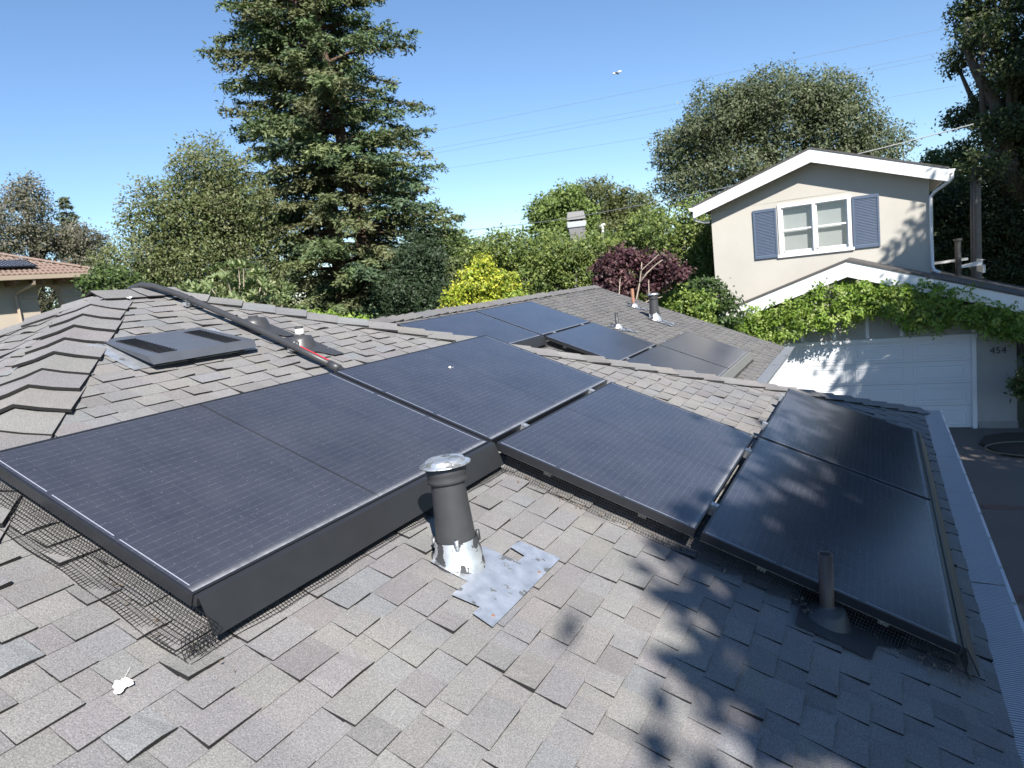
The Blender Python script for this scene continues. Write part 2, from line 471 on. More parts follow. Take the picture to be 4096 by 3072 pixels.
pieces = []          # (area, verts, faces, mats, tint)
def shingle_face(F, amin, amax, key):
    nrow = int(math.ceil(F.slen / EXPO)) + 1
    for r in range(nrow):
        sb = min(3.378 - 32 * EXPO + r * EXPO, F.slen)           # butt line of this course
        if sb <= .01: continue
        st = sb - EXPO - .03
        if r == nrow - 1 and sb - F.slen > -1e-9 and False: continue
        lo = max(amin, F.lo(sb)); hi = min(amax, F.hi(sb))
        a = lo - random.uniform(0, .25)
        up = random.random() < .5
        while a < hi:
            wdt = random.choice((.095, .11, .125, .14, .155, .18)) if up else random.choice((.075, .095, .115, .135, .16))
            a1 = a + wdt
            lf = random.uniform(.008, .0115) if up else random.uniform(.0035, .005)
            curl = 0.0
            if up and random.random() < .4: curl = random.uniform(.002, .010)
            hump = random.uniform(-.5, 1)
            if key == 'B': curl *= .5
            vs = []
            na = 4
            sk0, sk1 = random.uniform(-.006, .006), random.uniform(-.006, .006)
            for row in range(2):
                ss = max(st, .0) if row == 0 else sb + (0 if not up else random.uniform(-.003, .003))
                for i in range(na):
                    t = i / (na - 1)
                    b = a + wdt * t
                    if row == 1: b += sk0 * (1 - t) + sk1 * t
                    b = min(max(b, F.lo(ss)), F.hi(ss))
                    hh = .0015 if row == 0 else lf + curl * (t if hump > .3 else (1 - t) if hump < 0 else math.sin(PI * t)) + random.uniform(-.0006, .0006)
                    vs.append((ss, b, hh))
            if vs[na][1] >= vs[2 * na - 1][1] - .008:
                a = a1; up = not up; continue
            for i in range(na): vs.append((vs[na + i][0], vs[na + i][1], -.004))
            vs.append((vs[0][0], vs[0][1], -.004)); vs.append((vs[na - 1][0], vs[na - 1][1], -.004))
            fs = []; ms = []
            for i in range(na - 1):
                fs.append((i, na + i, na + i + 1, i + 1)); ms.append(0)
            for i in range(na - 1):
                fs.append((na + i, 2 * na + i, 2 * na + i + 1, na + i + 1)); ms.append(1)
            if up:
                fs.append((0, 3 * na, 2 * na, na)); ms.append(1)
                fs.append((na - 1, 2 * na - 1, 3 * na - 1, 3 * na + 1)); ms.append(1)
            W = [F.p(*q) for q in vs]
            q = [pr(W[i]) for i in (na, 2 * na - 1)] + [pr(F.p(sb - EXPO, vs[2 * na - 1][1], 0)), pr(F.p(sb - EXPO, vs[na][1], 0))]
            area = 0
            if all(z is not None for z in q):
                cx = sum(z[0] for z in q) / 4; cy = sum(z[1] for z in q) / 4
                if -40 < cx < 4130 and 0 < cy < 3110:
                    area = abs(sum(q[i][0] * q[(i + 1) % 4][1] - q[(i + 1) % 4][0] * q[i][1] for i in range(4))) / 2
                    if key == 'A' and under_panel(sb - .07 + SP0, a + wdt / 2): area = 0
                    if key == 'D' and vs[na][1] > -1: area *= .2
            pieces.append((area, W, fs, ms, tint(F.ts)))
            a = a1; up = not up
shingle_face(FA, -2.0, 99, 'A')
shingle_face(FB, -9, 99, 'B')
shingle_face(FD, -4.2, 1.4, 'D')
pieces.sort(key=lambda t: -t[0])
field = MB()
for i, (ar, W, fs, ms, tn) in enumerate(pieces):
    if i < 300:
        mb = MB()
        b = len(mb.v); mb.v += [tuple(p) for p in W]
        for f, m_ in zip(fs, ms): mb.f.append(f); mb.m.append(m_); mb.c.append(tn)
        c = np.mean(np.array(W), axis=0)
        mb.v = [(x, y, z + OFF) for x, y, z in mb.v]
        mb.build('shingle', [M_SH, M_ASPH], roof, loc=(c[0], c[1], c[2] + OFF))
    else:
        b = len(field.v); field.v += [tuple((p[0], p[1], p[2] + OFF)) for p in W]
        for f, m_ in zip(fs, ms): field.f.append(tuple(b + q for q in f)); field.m.append(m_); field.c.append(tn)
o = field.build('shingle_field', [M_SH, M_ASPH], roof); o['kind'] = 'stuff'

# ---- hip and ridge caps
def caps(p_low, p_high, n1, n2, width, expo, name='ridge_cap', ts=1.0, lift=.013):
    """bent cap shingles lapped from the low end upwards over the edge between faces with normals n1, n2"""
    p0 = np.array(p_low, float); p1 = np.array(p_high, float); L = np.linalg.norm(p1 - p0); a = (p1 - p0) / L
    f1 = np.cross(a, n1); f2 = np.cross(a, n2)
    if f1[2] > 0: f1 = -f1
    if f2[2] > 0: f2 = -f2
    nm = n1 + n2; nm = nm / np.linalg.norm(nm)
    nn = int(L / expo)
    for i in range(nn):
        t0 = i * expo - .01; t1 = min(t0 + expo + .10, L + .02)
        w = width * random.uniform(.93, 1.05)
        lf = lift * random.uniform(.7, 1.5); sk = random.uniform(-.012, .012)
        tn = tint(ts)
        vs = []
        for (t, up) in ((t0, lf + .006), (t1, .003)):
            for (side, fr) in ((f1, 1.0), (f1, .45), (None, 0), (f2, .45), (f2, 1.0)):
                base = p0 + a * (t + (sk * fr if side is f1 else -sk * fr))
                if side is None: q = base + nm * (up + .006)
                else:
                    nn_ = n1 if side is f1 else n2
                    q = base + side * w * fr + nn_ * (up + (.004 if fr == 1 else 0) * random.uniform(0, 1.6))
                vs.append(q)
        for q in range(5): vs.append(vs[q] - nm * (lf * .45 + .004))
        for q in (5, 9): vs.append(vs[q] - nm * .005)
        # top faces, butt, side edges
        fs = []; ms = []
        c = np.mean(np.array(vs[:10]), axis=0)
        def oriented(f, ref):
            A, B, C_ = [np.array(vs[j]) for j in f[:3]]
            return f if np.cross(B - A, C_ - A) @ ref > 0 else f[::-1]
        for q in range(4):
            fs.append(oriented((q, q + 1, q + 6, q + 5), nm)); ms.append(0)
            fs.append(oriented((q, q + 10, q + 11, q + 1), -a)); ms.append(1)
        fs.append(oriented((0, 5, 15, 10), f1)); ms.append(1)
        fs.append(oriented((4, 14, 16, 9), f2)); ms.append(1)
        mb = MB(); mb.v = [(p[0], p[1], p[2] + OFF) for p in vs]
        for f, m_ in zip(fs, ms): mb.f.append(tuple(f)); mb.m.append(m_); mb.c.append(tn)
        mb.build(name, [M_SH, M_ASPH], roof, loc=(c[0], c[1], c[2] + OFF))
nA = NN; nD = np.array([0, -ST, CT]); nC = np.array([0, ST, CT]); nA2 = np.array([-ST, 0, CT])
z = lambda x: zA(x)
caps((.55, AY0 - (.55 - AX), zA(.55)), (AX, AY0, AZ), nA, nD, .19, .225, 'hip_cap', 1.03, .018)
caps((AX - 2.6, AY0 - 2.6, zA2(AX - 2.6)), (AX, AY0, AZ), nA2, nD, .17, .225, 'hip_cap')
caps((EX - .02, AY1 + (EX - .02 - AX), zA(EX - .02)), (AX, AY1, AZ), nA, nC, .165, .225, 'hip_cap', .98, .015)
caps((AX, AY0 - .06, AZ + .012), (AX, AY1 + .10, AZ + .012), nA, nA2, .165, .28, lift=.010)
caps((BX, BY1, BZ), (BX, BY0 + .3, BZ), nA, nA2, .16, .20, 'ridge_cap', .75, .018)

# ---- gutters
def gutter(y0, y1, xe, ze, name):
    gb = MB()
    prof = [(xe - .025, ze - .035), (xe - .025, ze - .16), (xe + .10, ze - .16), (xe + .125, ze - .10), (xe + .165, ze - .055),
            (xe + .165, ze - .018), (xe + .185, ze - .014), (xe + .185, ze - .026), (xe + .172, ze - .028), (xe + .172, ze - .06),
            (xe + .13, ze - .106), (xe + .104, ze - .166), (xe - .031, ze - .166), (xe - .031, ze - .035)]
    gb.prism([(x, y0, zz) for x, zz in prof], (0, y1 - y0, 0))
    go = hbuild(gb, name, M_GUTTER)
    yy = y0 + .003
    while yy < y1 - .05:
        y2 = min(yy + 1.19, y1)
        q = MB()
        t = random.uniform(-.003, .003)
        q.prism([(xe - .05, yy, ze - .006 + t), (xe + .168, yy, ze - .012 + t), (xe + .168, yy, ze - .016 + t), (xe - .05, yy, ze - .010 + t)], (0, y2 - yy - .005, 0))
        q.v = [(x, y, zz + OFF) for x, y, zz in q.v]
        q.build('guard_panel', M_GUARD, go)
        yy = y2
    sc = MB(); yy = y0 + .3
    while yy < y1:
        sc.lathe([(.007, 0), (.006, .004), (.002, .005)], 8, (xe + .178, yy, ze - .014 + OFF)); yy += .42
    o = sc.build('gutter_screws', M_RAIL, go); o['kind'] = 'stuff'
    return go
gutter(AY0 - k, AY1 + k + .05, EX, EZ, 'gutter')
gutter(AY1 + k + .05, BY1 + .02, BEX, zB(BEX), 'gutter')

# ------------------------------------------------------------------ solar panels
def solar_panel(origin, iu, iv, label, group, clamps=()):
    o = np.array(origin) + DN * iv * (PW + PG) + YY * iu * (PL + PG)
    t = thing('solar_panel', label, 'solar panel', tuple(o), (0, TH, 0), group)
    fr = MB(); lip = .010; dp = .04
    fr.box(0, lip, 0, PL, -dp, 0); fr.box(PW - lip, PW, 0, PL, -dp, 0)
    fr.box(lip, PW - lip, 0, lip, -dp, -.0005); fr.box(lip, PW - lip, PL - lip, PL, -dp, -.0005)
    fr.build('frame', M_BLACK, t, bevel=.0012)
    fl = MB(); fl.box(0.002, PW - .002, .002, .03, -dp - .002, -dp + .0); fl.box(.002, .03, .03, PL - .03, -dp - .002, -dp)
    fl.box(PW - .03, PW - .002, .03, PL - .03, -dp - .002, -dp); fl.box(.03, PW - .03, PL - .03, PL - .002, -dp - .002, -dp)
    fl.build('flange', M_RAIL, t)
    gl = MB(); gl.box(lip - .001, PW - lip + .001, lip - .001, PL - lip + .001, -.007, -.0022)
    gl.build('glass', M_CELL, t)
    for (cx, cy) in ((-.0145, .35), (-.0145, 1.37)) if iv else ():
        c = MB(); c.box(cx - .014, cx + .014, cy - .02, cy + .02, -.05, -.004); c.box(cx - .018, cx + .018, cy - .02, cy + .02, -.002, .003)
        c.lathe([(.006, .003), (.006, .008)], 6, (cx, cy, 0)); c.build('clamp', M_GUTTER, t)
    for cx in (.28, .78):
        r = MB(); r.box(cx - .02, cx + .02, .06, PL - .06, -.085, -.043)
        for cy in (.3, PL - .3): r.box(cx - .03, cx + .03, cy - .05, cy + .05, -H + .012, -.086)
        r.build('rail', M_RAIL, t)
    return t
OA = (0, 0, 0)
GN = 'solar panels on the near roof'; GF = 'solar panels on the far roof'
solar_panel(OA, 0, 0, 'largest nearest black solar panel at left, above the long black skirt trim', GN)
solar_panel(OA, 1, 0, 'black solar panel beyond the nearest one, at the end of the black conduit', GN)
solar_panel(OA, 1, 1, 'sunlit black solar panel right behind the silver-capped vent', GN)
solar_panel(OA, 1, 2, 'tree-shaded black solar panel behind the thin brown pipe', GN)
solar_panel(OA, 2, 2, 'tree-shaded black solar panel at the far right corner beside the gutter', GN)
OB = (-2.1009, 5.1855, .0565)
solar_panel(OB, 0, 0, 'far roof solar panel at left, partly hidden behind the near roof hip', GF)
solar_panel(OB, 1, 0, 'uppermost solar panel on the far roof, just below its ridge', GF)
solar_panel(OB, 1, 1, 'middle solar panel on the far roof with an open mesh-edged gap before it', GF)
solar_panel(OB, 1, 2, 'far roof solar panel lying right behind the hip caps, lower centre', GF)
solar_panel(OB, 2, 2, 'pale reflecting solar panel at the right end of the far roof array', GF)

# skirts
M_SKIRT_P = simple('light_grey_trim', (.20, .20, .195), .4, .2, .12, 10)  # lighter grey than the black trim of the other skirts
def skirt(origin, s0, y0, y1, label, s1=.085, drop=-.09, mat=M_SKIRT):
    o = np.array(origin) + DN * s0 + YY * y0
    q = MB(); L = y1 - y0
    pf = [(0, -.004), (.012, -.006), (s1, drop), (s1 + .004, drop + .004), (s1 + .006, drop + .003), (.014, -.001), (0, 0)]
    q.prism([(a, 0, b) for a, b in pf], (0, L, 0))
    q.box(-.01, .004, 0, L, -.036, -.004)
    ob = q.build('array_skirt', mat); ob.location = tuple(o); ob.rotation_euler = (0, TH, 0)
    return tag(ob, label, 'trim')
skirt(OA, PW + .012, .004, PL + .012, 'long black metal skirt along the lower edge of the nearest panel')
skirt(OA, 2 * (PW + PG) + PW + .012, PL + PG, 3 * (PL + PG), 'black metal skirt between the shaded panels and the gutter')
skirt(OB, PW + .012, .0, PL + .012, 'short black skirt in the gap of the far array')
skirt(OB, 2 * (PW + PG) + PW + .012, PL + PG, 3 * (PL + PG), 'pale grey skirt along the lower edge of the far array', mat=M_SKIRT_P)

# ---- wire mesh guards
def mesh_guard(origin, edge, c0, c1, fixed, prof, label, sp=.0127, r=.0011, jit=.002):
    """edge 's': runs along y at s=fixed, outward +s ; edge 'y': runs along s at y=fixed, outward -y"""
    P_ = [np.array(p, float) for p in prof]; pts = [P_[0]]
    for a, b in zip(P_[:-1], P_[1:]):
        n = max(1, int(round(np.linalg.norm(b - a) / sp)))
        for i in range(1, n + 1): pts.append(a + (b - a) * i / n)
    n = int((c1 - c0) / sp); q = MB()
    ph = random.uniform(0, 6)
    def P3(i, j):
        c = c0 + (c1 - c0) * i / n; out, h = pts[j]
        fr = j / (len(pts) - 1)
        wob = jit * fr * 3 * (math.sin(c * 9 + ph) + .6 * math.sin(c * 23 + 2 * ph)) + random.uniform(-jit, jit) * .35
        out = out + wob; h = max(h + wob * .4 * fr, -H + .006)
        return (fixed + out, c, h) if edge == 's' else (c, fixed - out, h)
    grid = [[P3(i, j) for j in range(len(pts))] for i in range(n + 1)]
    for i in range(n + 1): q.tube(grid[i], r, 3, caps=False)
    for j in range(len(pts)): q.tube([grid[i][j] for i in range(0, n + 1)], r, 3, caps=False)
    ob = q.build('wire_mesh_guard', M_WIRE); ob.location = tuple(origin); ob.rotation_euler = (0, TH, 0)
    return tag(ob, label, 'wire mesh')
mesh_guard(OA, 'y', -.03, 1.14, .0, [(-.004, -.040), (.004, -.075), (.022, -.105), (.055, -.121), (.086, -.124), (.092, -.112)],
           'wide black wire mesh flaring onto the shingles at the left edge of the nearest panel')
mesh_guard(OA, 's', -.085, PL + .03, PW, [(.07, -.062), (.078, -.095), (.09, -.116), (.112, -.123), (.118, -.115)],
           'black wire mesh strip below the long black skirt')
mesh_guard(OA, 'y', PW + .10, 3.17, PL + PG + .004, [(-.004, -.042), (0, -.095), (.014, -.118), (.030, -.123)],
           'black wire mesh under the near edge of the two panels behind the vent and pipe', r=.0010)
mesh_guard(OA, 's', PL + PG, 3 * (PL + PG), 3 * PW + 2 * PG, [(.045, -.05), (.055, -.10), (.075, -.123)], 'wire mesh tucked under the skirt beside the gutter', sp=.016)
mesh_guard(OB, 'y', PW + .10, 3.2, PL + PG + .004, [(-.004, -.042), (0, -.1), (.02, -.122)], 'wire mesh along the near edge of the far array gap', sp=.02, r=.0012)
mesh_guard(OB, 'y', -.03, 1.1, 0, [(-.004, -.042), (0, -.1), (.02, -.122)], 'wire mesh at the left end of the far array', sp=.02, r=.0012)
mesh_guard(OB, 's', 0, PL, PW, [(.07, -.06), (.09, -.11), (.12, -.123)], 'wire mesh below the short skirt in the far array gap', sp=.02, r=.0012)
mesh_guard(OB, 's', PL + PG, 3 * (PL + PG), 3 * PW + 2 * PG, [(.07, -.06), (.09, -.11), (.12, -.123)], 'wire mesh below the pale skirt of the far array', sp=.02, r=.0012)

# ------------------------------------------------------------------ roof fittings
def on_a(sp, y, h=-H): return DN * sp + YY * y + NN * h
def on_b(sp, y):                                  # sp measured along the slope from the world origin
    p = DN * sp + YY * y + NN * (-.7403 - H); return p

def bvent(base, sc, label, tilt=0):
    t = thing('roof_vent', label, 'roof vent', tuple(base), (0, tilt, 0), 'capped roof vents')
    warp = lambda zb: (lambda x, y, z_: z_ + (-TT * x if z_ <= zb else 0))
    f = MB(); f.lathe([(.104 * sc, .004), (.101 * sc, .012), (.088 * sc, .055 * sc), (.078 * sc, .098 * sc)], 32, warp=warp(.02), caps=False)
    for a in range(4):
        ang = a * 1.57 + .6
        f.box(.083 * sc * math.cos(ang) - .006, .083 * sc * math.cos(ang) + .006, .083 * sc * math.sin(ang) - .006, .083 * sc * math.sin(ang) + .006, .075 * sc, .115 * sc)
    cone = f.build('flashing_cone', M_PEEL, t, smooth=True)
    p = MB(); p.lathe([(.077 * sc, .06 * sc), (.062 * sc, .335 * sc)], 32, caps=False); p.build('pipe', M_PIPE, t, smooth=True)
    c = MB(); c.lathe([(.060 * sc, .315 * sc), (.074 * sc, .322 * sc), (.077 * sc, .332 * sc), (.070 * sc, .343 * sc), (.076 * sc, .352 * sc), (.076 * sc, .385 * sc), (.066 * sc, .388 * sc)], 32, caps=False)
    c.build('collar', M_PIPE, t, smooth=True)
    c = MB(); c.lathe([(.085 * sc, .383 * sc), (.0965 * sc, .3845 * sc), (.0975 * sc, .386 * sc), (.0965 * sc, .388 * sc), (.079 * sc, .390 * sc), (.0765 * sc, .3915 * sc), (.0745 * sc, .401 * sc), (.0725 * sc, .4045 * sc), (.068 * sc, .407 * sc), (.04 * sc, .4085 * sc), (.001, .409 * sc)], 36)
    c.build('cap', M_PEEL_CAP, t, smooth=True)
    return t
v1 = bvent(on_a(1.40, .905), 1.0, 'near dark round vent with peeling silver cap and bare metal flashing', math.radians(-1.5))
def plate(parent, base_sp, base_y, poly, mat, h=.017):
    q = MB(); pts_ = []
    q.prism([(a - base_sp, b - base_y, h) for a, b in poly], (0, 0, .0015))
    R = Matrix.Rotation(TH, 3, 'Y'); q.v = [tuple(R @ Vector(p)) for p in q.v]
    return q.build('flashing_plate', mat, parent)
pl = plate(v1, 1.40, .905, [(1.33, .80), (1.495, .80), (1.495, .692), (1.602, .708), (1.602, .660), (1.688, .648), (1.685, 1.22), (1.50, 1.20), (1.50, 1.13), (1.57, 1.12), (1.57, 1.06), (1.44, 1.05), (1.36, 1.02)], M_PEEL_PLATE)
pl.rotation_euler = (0, math.radians(1.5), 0)
for (a, b) in ((1.66, .70), (1.665, 1.06)):
    q = MB(); q.lathe([(.006, .0), (.005, .003), (.001, .004)], 10)
    R = Matrix.Rotation(TH, 3, 'Y'); off = R @ Vector((a - 1.40, b - .905, .0185))
    q.v = [tuple(R @ Vector(p) + off) for p in q.v]; o = q.build('nail_head', M_RUST, v1); o.rotation_euler = (0, math.radians(1.5), 0)
cB0 = (-.893, 11.183, -.576)
v2 = bvent(cB0, 1.18, 'far dark round vent with pale cap on the far roof')
q = MB(); q.prism([(-.10, -.18, .02), (.36, -.18, .02), (.36, .18, .02), (-.1, .18, .02)], (0, 0, .002))
R_ = Matrix.Rotation(TH, 3, 'Y'); q.v = [tuple(R_ @ Vector(p)) for p in q.v]; q.build('flashing_plate', M_PEEL, v2)

def pipe_vent(base, r, hgt, label, mat, boot=.09, lean=0, flash=(.16, .30), fm=None, band=False, squat=False):
    t = thing('vent_pipe', label, 'vent pipe', tuple(base), (0, lean, 0), 'small plumbing vent pipes')
    warp = lambda x, y, z_: z_ + (-TT * x if z_ <= .015 else (-TT * x * .35 if z_ < .05 else 0))
    if hgt > 0:
        p = MB(); p.lathe([(r, .02), (r, hgt), (r * .82, hgt), (r * .82, hgt - .06), (.001, hgt - .061)], 20, caps=False); p.build('pipe', mat, t, smooth=False)
        for q_ in t.children[-1].data.polygons: q_.use_smooth = True
    b = MB(); b.lathe([(boot * 1.12, .004), (boot * 1.05, .014), (boot * .9, .045), (boot * .78, .06), (r + .004, .066), (r + .001, .078)], 28, warp=warp, caps=hgt <= 0)
    b.build('boot', fm or M_PEEL_FEW, t, smooth=True)
    if band:
        q = MB(); q.lathe([(r + .001, .07), (r + .0015, .071), (r + .0015, .108), (r + .001, .109)], 20, caps=False); q.build('white_band', M_POOP, t, smooth=True)
    q = MB(); q.prism([(-.12, -flash[0], .015), (flash[1] * .55, -flash[0], .015), (flash[1] * .62, -flash[0] * .2, .015), (flash[1], flash[0] * .3, .015), (flash[1], flash[0], .015), (-.12, flash[0], .015)], (0, 0, .0015))
    q.v = [tuple(R_ @ Vector(p)) for p in q.v]; q.build('flashing_plate', fm or M_PEEL_FEW, t)
    return t
pipe_vent(on_a(2.705, 1.72), .0285, .295, 'thin brown vent pipe in the tree shade before the shaded panel', M_PIPE_BROWN, .085, math.radians(.5))
pipe_vent((-1.014, 9.464, -.527), .027, .25, 'short grey vent pipe standing beside the far array', M_PIPE, .085, fm=M_PEEL)
pipe_vent((-1.461, 11.795, -.344), .03, .35, 'rusty brown vent pipe near the far roof edge', M_RUST, .085, fm=M_PEEL)
pipe_vent(on_a(-.64, 2.19), .027, .125, 'stub vent pipe with white band beside the red conduit label', M_PIPE, .09, 0, (.12, .25), None, True)
pipe_vent(on_a(-1.03, 2.16), .03, 0, 'low capped flashing half hidden behind the black conduit', M_PIPE, .10, 0, (.12, .25), None)

# ---- slant-back box vent
vt = thing('slant_roof_vent', 'low charcoal slant-back attic vent with louvred slots on the upper shingles', 'attic vent', tuple(on_a(-1.09, 1.10)), (0, TH, 0))
q = MB(); Lx, Ly = .43, .70; h0, h1 = .022, .085
q.add([(0, .03, h0), (Lx, 0, h1), (Lx, Ly, h1), (0, Ly - .03, h0)], [(0, 1, 2, 3)])
q.add([(Lx, 0, h1), (Lx + .035, .01, h1 - .035), (Lx + .035, Ly - .01, h1 - .035), (Lx, Ly, h1)], [(0, 1, 2, 3)])
q.add([(0, .03, h0), (Lx, 0, h1), (Lx + .035, .01, h1 - .035), (Lx, .06, .03), (Lx - .02, .07, .010), (0, .05, .010)], [(5, 4, 3, 2, 1, 0)])
q.add([(0, Ly - .03, h0), (Lx, Ly, h1), (Lx + .035, Ly - .01, h1 - .035), (Lx, Ly - .06, .03), (Lx - .02, Ly - .07, .010), (0, Ly - .05, .010)], [(0, 1, 2, 3, 4, 5)])
q.add([(0, .03, h0), (0, Ly - .03, h0), (0, Ly - .05, .01), (0, .05, .01)], [(0, 1, 2, 3)])
q.build('hood', M_VENT, vt)
q = MB(); q.box(.02, Lx - .02, -.055, Ly + .06, .011, .015); q.build('base_flange', M_PEEL_PLATE, vt)
for side in (0, 1):
    for i in range(15):
        x = .06 + i * .0235; y0 = .075 if side == 0 else Ly - .195
        hh = h0 + (h1 - h0) * x / Lx
        sl = MB(); sl.add([(x, y0, hh + .0012), (x + .011, y0, hh + .0028), (x + .011, y0 + .12, hh + .0028), (x, y0 + .12, hh + .0012)], [(0, 1, 2, 3)])
        sl.add([(x + .011, y0, hh + .0029), (x + .016, y0 + .004, hh + .009), (x + .016, y0 + .116, hh + .009), (x + .011, y0 + .12, hh + .0029)], [(0, 1, 2, 3)], 1)
        sl.build('louvre_slot', [M_SLOT, M_VENT], vt)

# ---- conduit
cd = thing('roof_conduit', 'long black conduit running over the ridge down to the solar panels', 'conduit', tuple(on_a(-1.0, 2.03)), (0, TH, 0))
pp = [(-1.25, -.06, -.22), (-1.08, -.08, -.10), (-.98, -.085, -.005), (-.90, -.07, .045), (-.80, -.045, .062), (-.6, -.005, .062), (-.3, .0, .06), (.1, .0, .057), (.5, -.03, .056), (.80, -.055, .055)]
q = MB(); q.tube(pp, .0205, 14); q.build('pipe', M_PIPE, cd, smooth=True)
q = MB(); q.tube([(.78, -.054, .055), (.86, -.06, .055)], .025, 14); q.tube([(.86, -.06, .055), (1.2, -.085, .052)], .0185, 14); q.build('coupling', M_PIPE, cd, smooth=True)
q = MB()
for i in range(8):
    t0 = i / 8; x0 = .52 + t0 * .25
    for j in range(3):
        a0 = 1.0 + j * .3
        ya, za = .0224 * math.cos(a0), .0224 * math.sin(a0); yb, zb = .0224 * math.cos(a0 + .3), .0224 * math.sin(a0 + .3)
        def cy(x): return -.03 - (x - .5) / .3 * .025
        x1 = x0 + .25 / 8
        q.add([(x0, cy(x0) + ya, .056 + za), (x1, cy(x1) + ya, .056 + za), (x1, cy(x1) + yb, .056 + zb), (x0, cy(x0) + yb, .056 + zb)], [(0, 1, 2, 3)])
q.build('warning_label', M_RED, cd)
for x in (-.5, .45):
    q = MB(); q.box(x - .02, x + .02, -.045, .045, .016, .036); q.tube([(x, -.03, .036), (x, -.026, .07), (x, 0, .084), (x, .026, .07), (x, .03, .036)], .004, 6); q.build('strap', M_PEEL, cd)

# ---- bird droppings and litter
def splat(base, r, label, rot=True):
    q = MB(); n = 16
    for j in range(7):
        cx, cy_ = random.gauss(0, r * .42), random.gauss(0, r * .42); rr = r * random.uniform(.10, .5)
        ring = []
        for i in range(n):
            a = 2 * PI * i / n; d_ = rr * (1 + .2 * math.sin(2 * a + j) + random.uniform(-.2, .2)); ring.append((cx + d_ * math.cos(a), cy_ + d_ * math.sin(a), .0003 + j * .0004))
        q.prism(ring, (0, 0, .0009))
    q.prism([(0, 0, .0004), (-r * 1.1, r * 1.7, .0004), (-r * 1.15, r * 1.72, .0004), (-.1 * r, .12 * r, .0004)], (0, 0, .0006))
    o = q.build('bird_dropping', M_POOP); o.location = tuple(base); o.rotation_euler = (0, TH, 0)
    return tag(o, label, 'bird dropping')
splat(on_a(1.085, -.245, -H + .0125), .030, 'white bird dropping splashed on the shingles at lower left')
splat(on_a(.30, 2.50 + .0, .0005), .018, 'small white bird dropping on the second solar panel')
splat(on_a(-1.72, 1.74, -H + .024), .022, 'white mark on the ridge cap beside the conduit')
lit = MB()
def litter(n, f):
    for _ in range(n):
        a, b, h = f(); c = on_a(a, b, h); s = random.uniform(.004, .012)
        ax = np.array([random.gauss(0, 1) for _ in range(3)]); ax /= np.linalg.norm(ax)
        bx = np.cross(ax, NN + .01); bx /= np.linalg.norm(bx)
        lit.add([c - ax * s, c - bx * s * .4, c + ax * s, c + bx * s * .4], [(0, 1, 2, 3)])
litter(170, lambda: (random.uniform(1.2, 3.2), 1.76 - abs(random.gauss(0, .035)), -H + .014 + random.uniform(0, .008)))
litter(70, lambda: (random.gauss(2.63, .05), random.gauss(1.70, .03), -H + .02 + random.uniform(0, .03)))
litter(50, lambda: (random.gauss(3.15, .06), random.gauss(1.70, .03), -H + .02 + random.uniform(0, .03)))
litter(22, lambda: (random.gauss(.9, .2), -.04 + random.gauss(0, .02), -H + .014 + random.uniform(0, .01)))
o = lit.build('leaf_litter', M_LITTER); o['kind'] = 'stuff'; tag(o, 'dry brown leaf litter gathered along the wire mesh', 'leaf litter')

# ------------------------------------------------------------------ garage house
gh = thing('garage_house', 'pale stucco house with white gable trim, blue shutters and white garage door', 'house', (2.06, 17.35, GZ))
def gb_(mb, name, mats, parent=None, **kw):
    mb.v = [(x - 2.06, y - 17.35, z_ - GZ) for x, y, z_ in mb.v]
    return mb.build(name, mats, parent or gh, **kw)
YG = 17.35; RX, RZ, SL = 2.06, 0.0, .335
def zl(x): return RZ - SL * abs(x - RX)
def gable(mb, x0, x1, zb, rx, rzf, y, dep, m=0):
    mb.prism([(x0, y, zb), (x1, y, zb), (x1, y, rzf(x1)), (rx, y, rzf(rx)), (x0, y, rzf(x0))], (0, dep, 0), m)
# lower wall: above the door, left, right
w = MB()
w.prism([(-1.2, YG, -1.93), (5.32, YG, -1.93), (5.32, YG, zl(5.32) - .12), (RX, YG, RZ - .12), (-1.2, YG, zl(-1.2) - .12)], (0, .15, 0))
w.box(-1.2, -.5, YG, YG + .15, GZ, -1.932); w.box(4.585, 5.32, YG, YG + .15, GZ + .06, -1.932)
w.box(5.17, 5.32, YG + .151, 26, GZ, zl(5.32) - .13)
w.box(-1.2, -1.05, YG + .151, 26, GZ, zl(-1.2) - .13)
gb_(w, 'garage_wall', M_SIDING)
w = MB(); w.box(4.6, 5.34, YG - .02, YG + .1, GZ, GZ + .16); gb_(w, 'footing', M_CONC)
for x in (-.47, .246, .98, 1.71, 2.42, 3.13, 3.84, 4.53):
    b = MB(); b.box(x - .035, x + .035, YG - .02, YG, -1.86, zl(x) - .15); gb_(b, 'batten', M_WHITE if x < 4.5 else M_WHITE)
